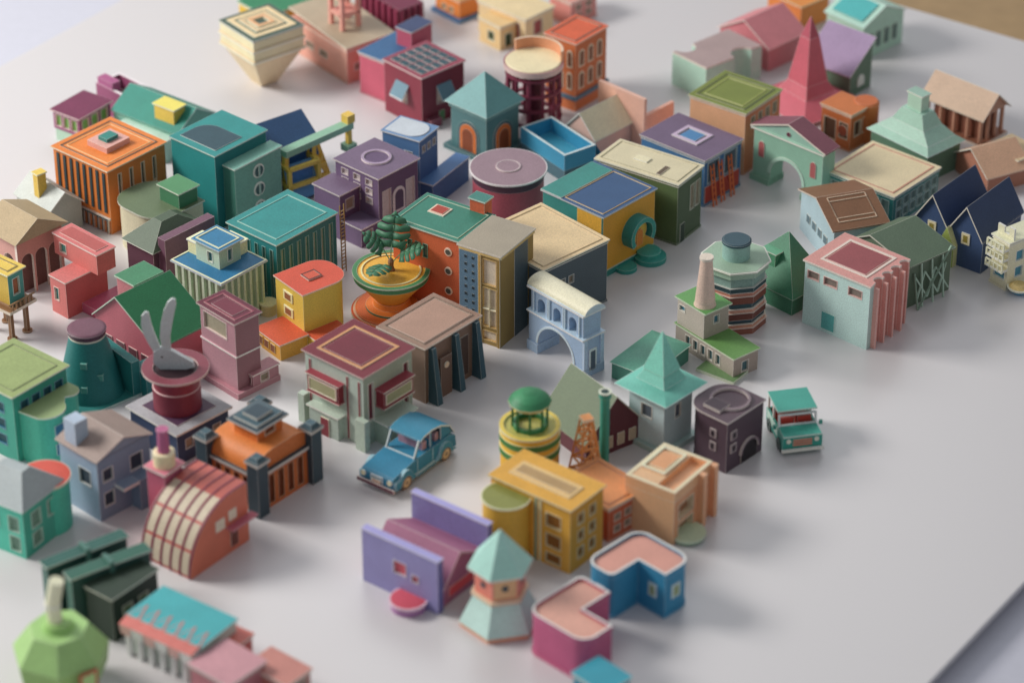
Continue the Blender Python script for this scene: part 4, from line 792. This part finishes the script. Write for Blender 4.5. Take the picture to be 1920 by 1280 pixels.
# ================================================================ near right cluster
t=T('paper_house','lilac house of two tall parallel walls and pink roof','house',(822,1152),(826,1055),(912,975),(686,985))
w,d,h=t.w,t.d,t.h
t.body(0,.14,0,d,0,h-.0,'5A5690','8884B4',L=[(.42,.58,.45,.68),(.26,.34,.42,.55)],pane='C0505E'); t.bx('front_wall_edge',-.01,.15,-.01,d+.01,h+.001,h+.02,'9A96CC')
t.body(w-.12,w,0-.02,d,0,h,'6E6AA0','7E7AAE',name='rear_wall'); t.bx('rear_wall_edge',w-.13,w+.01,-.03,d+.01,h+.001,h+.02,'9A96CC')
t.ext('inner_wall','y',[(.141,0),(w-.121,0),(w-.121,h*.5),(w*.42,h*.8),(.141,h*.38)],.06,d-.08,'9A5674','9A5674')
t.ext('roof','y',[(.142,h*.36),(w*.42,h*.86),(w*.42,h*.89),(.142,h*.39)],.0,d-.05,'D8A8B4','A06480'); t.ext('roof','y',[(w*.42,h*.86),(w-.122,h*.5),(w-.122,h*.53),(w*.42,h*.89)],.0,d-.05,'D8A8B4','A06480')
t._face('R',rect(w*.25,w*.7,h*.12,h*.3),.012,-.06,'C83E48','window')
t.lathe('porch',-.12,d*.33,[(.3,0),(.3,.14),(.33,.14),(.33,.18)],['A070A0','A070A0','D8B0C0'],28); t.lathe('porch_roof',-.12,d*.33,[(.3,.18),(.28,.185)],'C04C5C',28)
# hexagonal hut
t=T('paper_hut','mint and coral six-sided hut with pointed roof','hut',(938,1162),ang=0)
A=t.H(993)
Z=A/1.95
for nm,pr_,cs_ in(('base',[(.68,0),(.68,.1*Z)],['E09878']),('skirt',[(.7,.1*Z),(.45,.66*Z)],['B4D8CC']),('ledge',[(.49,.66*Z),(.49,.73*Z)],['E8BC9C']),('wall',[(.43,.73*Z),(.43,1.25*Z)],['DC7A68'])):
    t.lathe(nm,0,0,pr_,cs_,6,rot=.22)
t.lathe('roof',0,0,[(.55,1.22*Z),(.55,1.25*Z),(.02,1.95*Z)],['E8E0C8','9CCCC0'],6,rot=.22)
for k in range(6):
    a=.22+math.pi/3*(k+.5); r=.43*math.cos(math.pi/6)
    u=Vector((math.cos(a),math.sin(a),0)); v=Vector((-math.sin(a),math.cos(a),0))
    if k%2==0: t.mesh('wall_panel',[u*(r+.006)+v*x+Vector((0,0,z*Z)) for x,z in((-.19,.76),(.19,.76),(.19,1.2),(-.19,1.2))],[[0,1,2,3]],['E8AC7C'])
    t.mesh('round_window',[u*(r+.012)+v*(.06*math.cos(q))+Vector((0,0,.98*Z+.06*math.sin(q))) for q in [i*math.pi/8 for i in range(16)]],[list(range(16))],['3A4A50'])
# yellow long building with cylinder
t=T('paper_house','golden yellow house with round olive-roofed turret','building',(1068,1076),(1074,955),(1122,905),(934,880))
w,d,h=t.w,t.d,t.h
t.body(0,w,0,d,0,h-.03,'C89020','D8A030',R=grid(2,3,.15,.85,.1,.9,.5,.4),L=[(.12,.3,.62,.82),(.12,.3,.3,.5),(.12,.3,.05,.2)],pane='8A5A1C'); t.roof(0,w,0,d,h-.03,'D09A2A',.04); t.bx('roof_slot',w*.25,w*.7,d*.12,d*.88,h,h+.02,'D8B070'); t.bx('roof_light',w*.35,w*.6,d*.16,d*.84,h+.02,h+.03,'A88858')
for b in(.36,): t.pr('L','strip',b,b+.02,0,.95,'E8D098',.02); t.pr('L','strip',b+.05,b+.08,0,.95,'6A8A70',.02)
t.lathe('turret',-.18,d*.72,[(.4,0),(.4,h*.88)],'DCA630',36); t.lathe('turret_roof',-.18,d*.72,[(.43,h*.88),(.43,h*.88+.03)],['E8D8A8'],36); t.lathe('turret_roof_disc',-.18,d*.72,[(.41,h*.88+.03),(.4,h*.88+.035)],'7E823E',36)
# yellow cylinder with green dome
t=T('paper_tower','yellow round tower with green pavilion dome','tower',(993,905),ang=0)
zt=t.H(798); r=.55*100/t.k
t.lathe('wall',0,0,[(r,0),(r,zt*.62),(r+.02,zt*.62),(r+.02,zt*.72),(r,zt*.72),(r,zt*.82),(r+.02,zt*.82),(r+.02,zt*.92),(r,zt*.92),(r,zt)],['D4A424','E0D094','3E7A3E','E0D094','D8AC2C','E0D094','3E7A3E','E0D094','D8AC2C'],40)
t.ring('parapet','z',circ(0,0,r+.02,36),circ(0,0,r-.06,36),zt,zt+.04,'E0BA40'); t.lathe('floor',0,0,[(r*.88,zt),(r*.85,zt+.01)],'B0A850',30)
ze=t.H(752)
t.ring('pavilion_wall','z',circ(0,0,.3,24),circ(0,0,.26,24),zt,zt+.1,'2F7A4E',side='2F7A4E')
for k in range(8): a=k*math.pi/4; t.beams('column',[((.3*math.cos(a),.3*math.sin(a),zt),(.3*math.cos(a),.3*math.sin(a),ze))],.045,'2F7448')
t.ring('pavilion_band','z',circ(0,0,.33,24),circ(0,0,.27,24),ze-.05,ze,'C8A848',side='C8A848'); t.lathe('dome',0,0,[(.38,ze),(.38,ze+.02),(.3,ze+.11),(.15,ze+.19),(.02,ze+.22)],['C8C890','2F7A50','38865A','2F7A50'],12)
# orange red roof building behind
t=house('terracotta building with orange flat roof',(1140,1015),(1138,952),(1205,908),(1060,892),'B8562E','CC844A',R=grid(3,2,.1,.9,.1,.8,.4,.4),L=grid(2,2)); t.rr(.06,t.w-.06,.06,t.d-.06,t.h,.02,'A0603A')
# derrick + teal pole
t=T('paper_derrick','orange lattice derrick tower','derrick',(1098,905),ang=25)
Z=t.H(786); s0,s1=.25,.08
L_=[]
C=[(-1,-1),(1,-1),(1,1),(-1,1)]
for a,b in C: L_.append(((a*s0,b*s0,0),(a*s1,b*s1,Z)))
for k in range(5):
    z0,z1=Z*k/5,Z*(k+1)/5; f0,f1=s0+(s1-s0)*k/5,s0+(s1-s0)*(k+1)/5
    for i in range(4):
        p,q=C[i],C[(i+1)%4]; L_.append(((p[0]*f0,p[1]*f0,z0),(q[0]*f1,q[1]*f1,z1))); L_.append(((p[0]*f1,p[1]*f1,z1),(q[0]*f1,q[1]*f1,z1)))
t.beams('lattice',L_,.03,'E89452'); t.bx('crown',-.1,.1,-.1,.1,Z,Z+.05,'D08848'); t.bx('base',-.32,.32,-.32,.32,0,.08,'2F6A90')
t=T('paper_chimney','teal fluted chimney pole','chimney',(1132,888),ang=0); Z=t.H(735)
t.lathe('shaft',0,0,[(.085,0),(.085,Z-.1),(.11,Z-.1),(.11,Z)],['2E8A78','C8D0B8','2E8A78'],18); t.ring('lip','z',circ(0,0,.115,18),circ(0,0,.08,18),Z,Z+.02,'C8D0B8'); t.lathe('mouth',0,0,[(.08,Z),(.07,Z+.005)],'1E3A38',18)
# green gable maroon
t=T('paper_house','olive roofed maroon cottage with steep gable','house',(1098,868),(1098,832),(1190,778),(1040,765))
t.gable('y','5A2A32','56684A',t.h+.75,o=.05,wl='5A2A32')
for k in range(4): t.pr('R','window',.14+.2*k,.26+.2*k,.3,.9,'A89880')
# clock tower
t=T('paper_tower','pale blue tower with teal pointed pyramid roof','tower',(1243,852),(1240,752),(1295,718),(1184,718))
w,d,h=t.w,t.d,t.h
t.body(0,w,0,d,0,h,'A0B4B6','B4CACE',L=[(.35,.65,.55,.78)],R=[(.4,.6,.55,.8)],pane='5A6470'); t.bx('step',-.1,w+.1,-.1,d+.1,0,.1,'9CB4B0')
A=hz(survey(1242,810),612)
t.bx('eave_trim',-.1,w+.1,-.1,d+.1,h+.001,h+.03,'4E5A66')
t.frus('skirt_roof',(-.2,w+.2,-.2,d+.2,h+.03),(w*.1,w*.9,d*.1,d*.9,h+.14),'68B4A4'); t.frus('skirt_roof',(w*.1,w*.9,d*.1,d*.9,h+.14),(w*.24,w*.76,d*.24,d*.76,h+.34),'72BCAC')
t.frus('spire',(w*.2,w*.8,d*.2,d*.8,h+.34),(w*.5-.008,w*.5+.008,d*.5-.008,d*.5+.008,A),'78C4B2')
# dark purple
t=T('paper_house','dark aubergine rounded block with ring roof and arch','building',(1360,888),(1352,792),(1425,745),(1293,752))
w,d,h=t.w,t.d,t.h
t.ext('wall','z',rrect(0,w,0,d,.38,(0,0,1,1)),0,h-.03,'4C3B46','4C3B46'); t.ext('roof','z',rrect(-.03,w+.03,-.03,d+.03,.4,(0,0,1,1)),h-.03,h,'54424C')
t.ring('roof_ring','z',circ(w*.58,d*.45,.36,28),circ(w*.58,d*.45,.32,28),h,h+.05,'7A6470'); t.bx('roof_box',w*.12,w*.4,d*.3,d*.7,h,h+.06,'40323C')
for b in(.35,.6): t.pr('R','window',.1,.26,b,b+.16,'8A7A80'); t.pr('R','window_pane',.13,.23,b+.02,b+.14,'2A2028',.024); t.pr('L','window',.25,.4,b,b+.16,'8A7A80'); t.pr('L','window_pane',.28,.37,b+.02,b+.14,'2A2028',.024)
t.pa('R','archway',.4,.84,.02,.42,'1E161C'); t.arcring('arch_trim','y',circ(w*.62,h*.2,w*.26,14,0,180),circ(w*.62,h*.2,w*.225,14,0,180),-.05,.0,'6A5662')
# green flat thing behind the tower
t=T('paper_house','sea green low building with folded roof','building',(1215,735),(1210,705),(1310,655),(1140,685))
w,d,h=t.w,t.d,t.h
t.bx('wall',0,w,0,d,0,h,'3E7A6A'); t.frus('roof',(-.04,w+.04,-.04,d+.04,h+.002),(w*.2,w*.8,d*.3,d*.7,h+.12),'5A9A84')
t=T('paper_ledge','low green paper ledge along the factory','ledge',(1375,722),(1374,712),(1425,680),(1300,690)); t.bx('ledge',0,t.w*.8,0,t.d,0,.06,'6A8A5A')
# peach
t=T('paper_house','peach house with sunken roof terrace and balcony','house',(1262,1022),(1255,925),(1346,868),(1168,893))
w,d,h=t.w,t.d,t.h
t.body(0,w,0,d,0,h-.2,'CC9066','E0A478',R=[(.12,.5,.5,.85),(.12,.5,.08,.4)],pane='9A6A4C',frame='E8C4A4',dep=.12)
t.ring('parapet','z',rect(0,w,0,d),rect(.07,w-.07,.07,d-.07),h-.2,h,'E8C8A4',side='E0A478'); t.bx('roof_terrace',.07,w-.07,.07,d*.4,h-.2,h-.12,'D8A074'); t.bx('roof',.07,w-.07,d*.4,d-.07,h-.2,h-.01,'E0AA7E'); t.rr(w*.3,w*.9,d*.44,d*.92,h,.04,'ECD8B4',.03); t.bx('hatch',w*.4,w*.8,d*.52,d*.84,h-.01,h+.02,'D49868')
t.bx('side_fin',w*.62,w*.7,-.12,0,0,h-.01,'D89A70'); t.bx('side_fin',w*.92,w*1.0,-.12,0,0,h-.01,'D89A70')
t.lathe('balcony',w*.3,-.05,[(.3,.02),(.3,.08),(.33,.08),(.33,.11)],['9AB498','D8D8C0','B8C8A8'],26)
# L blocks
def Lblock(label,fb,ft,rt,lt,wall,top,rim,miss):
    t=T('paper_court_house',label,'building',fb,ft,rt,lt); w,d,h=t.w,t.d,t.h
    def L(o):
        x0,x1,y0,y1=-o,w+o,-o,d+o; mx,my=w*.5,d*.5; r=.26+o
        if miss=='F': # missing near corner
            P=[(mx-o,y0)]+circ(x1-r,y0+r,r,6,270,360)+circ(x1-r,y1-r,r,6,0,90)+circ(x0+r,y1-r,r,6,90,180)+circ(x0+.12,my-o+.12,.12,3,180,270)+[(mx-o,my-o)]
        else: # missing R corner
            P=circ(x0+r,y0+r,r,6,180,270)+[(mx+o,y0),(mx+o,my-o),(x1,my-o)]+circ(x1-r*.4,y1-r*.4,r*.4,6,0,90)+circ(x0+r,y1-r,r,6,90,180)
        return P
    t.ext('wall','z',L(0),0,h-.08,wall,wall); t.ext('roof','z',L(-.02),h-.08,h-.05,top,top)
    t.ring('parapet','z',L(.01),L(-.03),h-.09,h,rim,side=wall); t.ext('plinth','z',L(.02),0,.05,wall,wall)
    return t
t=Lblock('blue L-shaped house with pink sunken roof',(1195,1190),(1195,1108),(1287,1040),(1106,1045),'2A80A6','CC9080','ECDCD0','F')
w,d,h=t.w,t.d,t.h
t.ext('window','y',rect(w*.62,w*.78,h*.35,h*.65),-.012,.02,'B8D0D0'); t.ext('window_pane','y',rect(w*.65,w*.75,h*.39,h*.61),-.02,.02,'8A9A70'); t.ext('window','x',rect(d*.62,d*.78,h*.35,h*.65),-.012,.02,'B8D0D0'); t.ext('window_pane','x',rect(d*.65,d*.75,h*.39,h*.61),-.02,.02,'8A9A70')
t.ext('window','x',rect(d*.15,d*.3,h*.35,h*.65),w*.5-.012,w*.5+.02,'B8D0D0'); t.ext('window_pane','x',rect(d*.18,d*.27,h*.39,h*.61),w*.5-.02,w*.5+.02,'8A9A70')
t=Lblock('magenta pink L-shaped house with pale rim',(1095,1282),(1092,1205),(1182,1132),(1002,1133),'B05076','D09A88','ECDCD0','R')
# ================================================================ cars
def wheel(t,x,y,r,tyre,hub):
    t.ring('wheel','y',circ(x,r,r,24),circ(x,r,r*.72,24),y-.035,y+.035,tyre,side=tyre); t.ext('wheel_hub','y',circ(x,r,r*.73,24),y-.03,y+.03,hub); t.ext('wheel_cap','y',circ(x,r,r*.3,16),y-.045,y+.045,mixh(tyre,'C0B090',.5))
t=T('paper_car','vintage blue rounded paper car with tan wheels','car',(742,932),None,(864,846),(672,903))
w,d=t.w,t.d; B='2A7898'
h=.74; bl=h*.5; g=h*.14
low=[(0,g),(0,bl*.82),(w*.02,bl*.92),(w*.36,bl*1.12),(w*.9,bl*1.12),(w*.985,bl*.9),(w,g)]+circ(w*.8,g,.16,8,0,180)+circ(w*.18,g,.16,8,0,180)
t.ext('body','y',low,.06,d-.06,B,B)
for y0,y1 in((0,.07),(d-.07,d)): # fenders
    t.ext('front_fender','y',[(w*.01,g),(w*.01,bl*.7)]+circ(w*.18,g+.04,.19,8,150,20,ry=.24)+[(w*.34,g+.02)]+circ(w*.18,g,.15,8,0,180),y0,y1,'317E9A','8AB4C0'); t.ext('rear_fender','y',[(w*.64,g)]+circ(w*.8,g+.02,.19,8,170,10,ry=.25)+[(w*.97,g)]+circ(w*.8,g,.14,8,0,180),y0,y1,'317E9A','8AB4C0'); t.ext('running_board','y',rect(w*.34,w*.64,g-.02,g+.03),y0,y1,'2A6A80')
top=[(w*.44,h*.97),(w*.5,h*1.04),(w*.62,h*1.07),(w*.76,h*1.02),(w*.9,h*.84),(w*.975,bl*1.1)]
t.ext('roof','y',top+[(x-.0,z-.03) for x,z in top[::-1]],.06,d-.06,'C8D0C8','2C7A96')
for y in(.09,d-.11):
    t.ext('side_frame','y',[(w*.35,bl*1.11),(w*.38,bl*1.11),(w*.46,h*.93),(w*.5,h*.99),(w*.62,h*1.02),(w*.75,h*.97),(w*.75,h*.995),(w*.62,h*1.045),(w*.5,h*1.015),(w*.43,h*.95)],y,y+.025,B,'C8D4D4')
    t.ext('door_pillar','y',rect(w*.61,w*.63,bl*1.11,h*1.03),y,y+.025,B,'C8D4D4'); t.ext('rear_panel','y',[(w*.78,bl*1.11),(w*.95,bl*1.11),(w*.89,h*.82),(w*.78,h*.98)],y,y+.025,B,'C8D4D4')
t.beams('windshield_frame',[((w*.355,.1,bl*1.14),(w*.44,.1,h*.97)),((w*.355,d-.1,bl*1.14),(w*.44,d-.1,h*.97)),((w*.36,.1,bl*1.14),(w*.36,d-.1,bl*1.14))],.022,'C8D4D4')
t.bx('seat',w*.52,w*.58,.14,d-.14,bl*1.12,h*.78,'A07E8E'); t.bx('seat',w*.72,w*.77,.14,d-.14,bl*1.12,h*.78,'A07E8E')
t.beams('door_line',[((w*.38,.052,g+.04),(w*.38,.052,bl*1.1)),((w*.62,.052,g+.04),(w*.62,.052,bl*1.1))],.012,'9AC0CC')
for y in(.12,d-.12): t.ext('headlight','x',circ(y,bl*.68,.05,18),-.03,.02,'E0D0A8')
t.ext('grille','x',rect(d*.34,d*.66,bl*.4,bl*.8),-.015,.01,'C8D8D8')
for k in range(5): t.ext('grille_bar','x',rect(d*(.36+.06*k),d*(.385+.06*k),bl*.43,bl*.78),-.022,-.015,'20586E')
t.ext('bumper','x',rect(.0,d,g-.02,g+.05),-.06,-.03,'6A424C'); t.ext('number_plate','x',rect(d*.38,d*.62,g+.06,g+.12),-.03,-.0,'C8A890')
for x in(.18,.8):
    for y in(.035,d-.035): wheel(t,w*x,y,.13,'6A5240','C8B088')
# jeep
t=T('paper_car','small teal open-sided paper car with red seats','car',(1466,854),None,(1541,846),(1434,794))
w=min(t.w,.85);d=t.d; G='2A9282'; h=.64; b=.36
t.bx('body',0,w,.0,d*.34,.1,b,G,G); t.bx('bonnet',.015,w-.015,-.005,d*.34,b+.001,b+.03,'38A08E'); t.bx('body_floor',0,w,d*.341,d,.1,.18,G,G)
for x0,x1 in((0,.04),(w-.04,w)): t.bx('side_panel',x0,x1,d*.341,d*.96,.181,b,G,pale(G))
t.bx('rear_panel',0,w,d*.961,d,.181,b,G)
t.beams('windshield_frame',[((.03,d*.32,b),(.03,d*.36,h-.03)),((w-.03,d*.32,b),(w-.03,d*.36,h-.03)),((.03,d*.33,b+.04),(w-.03,d*.33,b+.04)),((.03,d*.36,h-.04),(w-.03,d*.36,h-.04))],.035,'E4E4D4')
t.beams('pillar',[((.03,d*.66,.34),(.03,d*.66,h)),((w-.03,d*.66,.34),(w-.03,d*.66,h)),((.03,d*.97,.34),(.03,d*.97,h)),((w-.03,d*.97,.34),(w-.03,d*.97,h))],.035,'D8DCCC')
t.bx('roof',-.0,w,d*.36,d*1.0,h+.018,h+.05,'389A8A'); t.bx('seat',.08,w*.46,d*.45,d*.58,.181,.48,'C84034'); t.bx('seat',w*.54,w-.08,d*.45,d*.58,.181,.48,'C84034'); t.bx('rear_seat',.08,w-.08,d*.78,d*.9,.181,.48,'C84034')
for x in(.11,w-.11): t.ext('headlight','y',circ(x,.29,.045,16),-.02,.01,'E8E0C0')
for k in range(3): t.ext('grille_bar','y',rect(w*.26,w*.74,.19+.05*k,.215+.05*k),-.018,.01,'D06850')
t.ext('bumper','y',rect(-.02,w+.02,.08,.14),-.05,-.02,'D8D8C8')
for x in(-.06,w+.06): t.bx('mirror',x-.03,x+.03,d*.3,d*.34,b,b+.08,'2F9282')
for y in(.2,.8):
    for x0 in(.02,w-.02): t.ring('wheel','x',circ(d*y,.12,.12,20),circ(d*y,.12,.05,20),x0-.04,x0+.04,'3A4A48',side='3A4A48')
# ================================================================ light
W=bpy.data.worlds.new('World'); sc.world=W; W.use_nodes=True
bg=W.node_tree.nodes['Background']; bg.inputs['Color'].default_value=(.93,.95,1,1); bg.inputs['Strength'].default_value=.31
def area(name,loc,size,power,col,tgt=(0,0,0)):
    l=bpy.data.lights.new(name,'AREA'); l.shape='RECTANGLE'; l.size,l.size_y=size; l.energy=power; l.color=col
    o=bpy.data.objects.new(name,l); sc.collection.objects.link(o); o.location=loc
    o.rotation_euler=(Vector(tgt)-Vector(loc)).to_track_quat('-Z','Y').to_euler(); return o
area('window_light',(-40,7,28),(19,14),21500,(1,.96,.91))
area('far_window_light',(0,42,40),(40,26),6000,(.96,.98,1))
sc.view_settings.view_transform='Standard'; sc.view_settings.look='None'; sc.view_settings.exposure=0
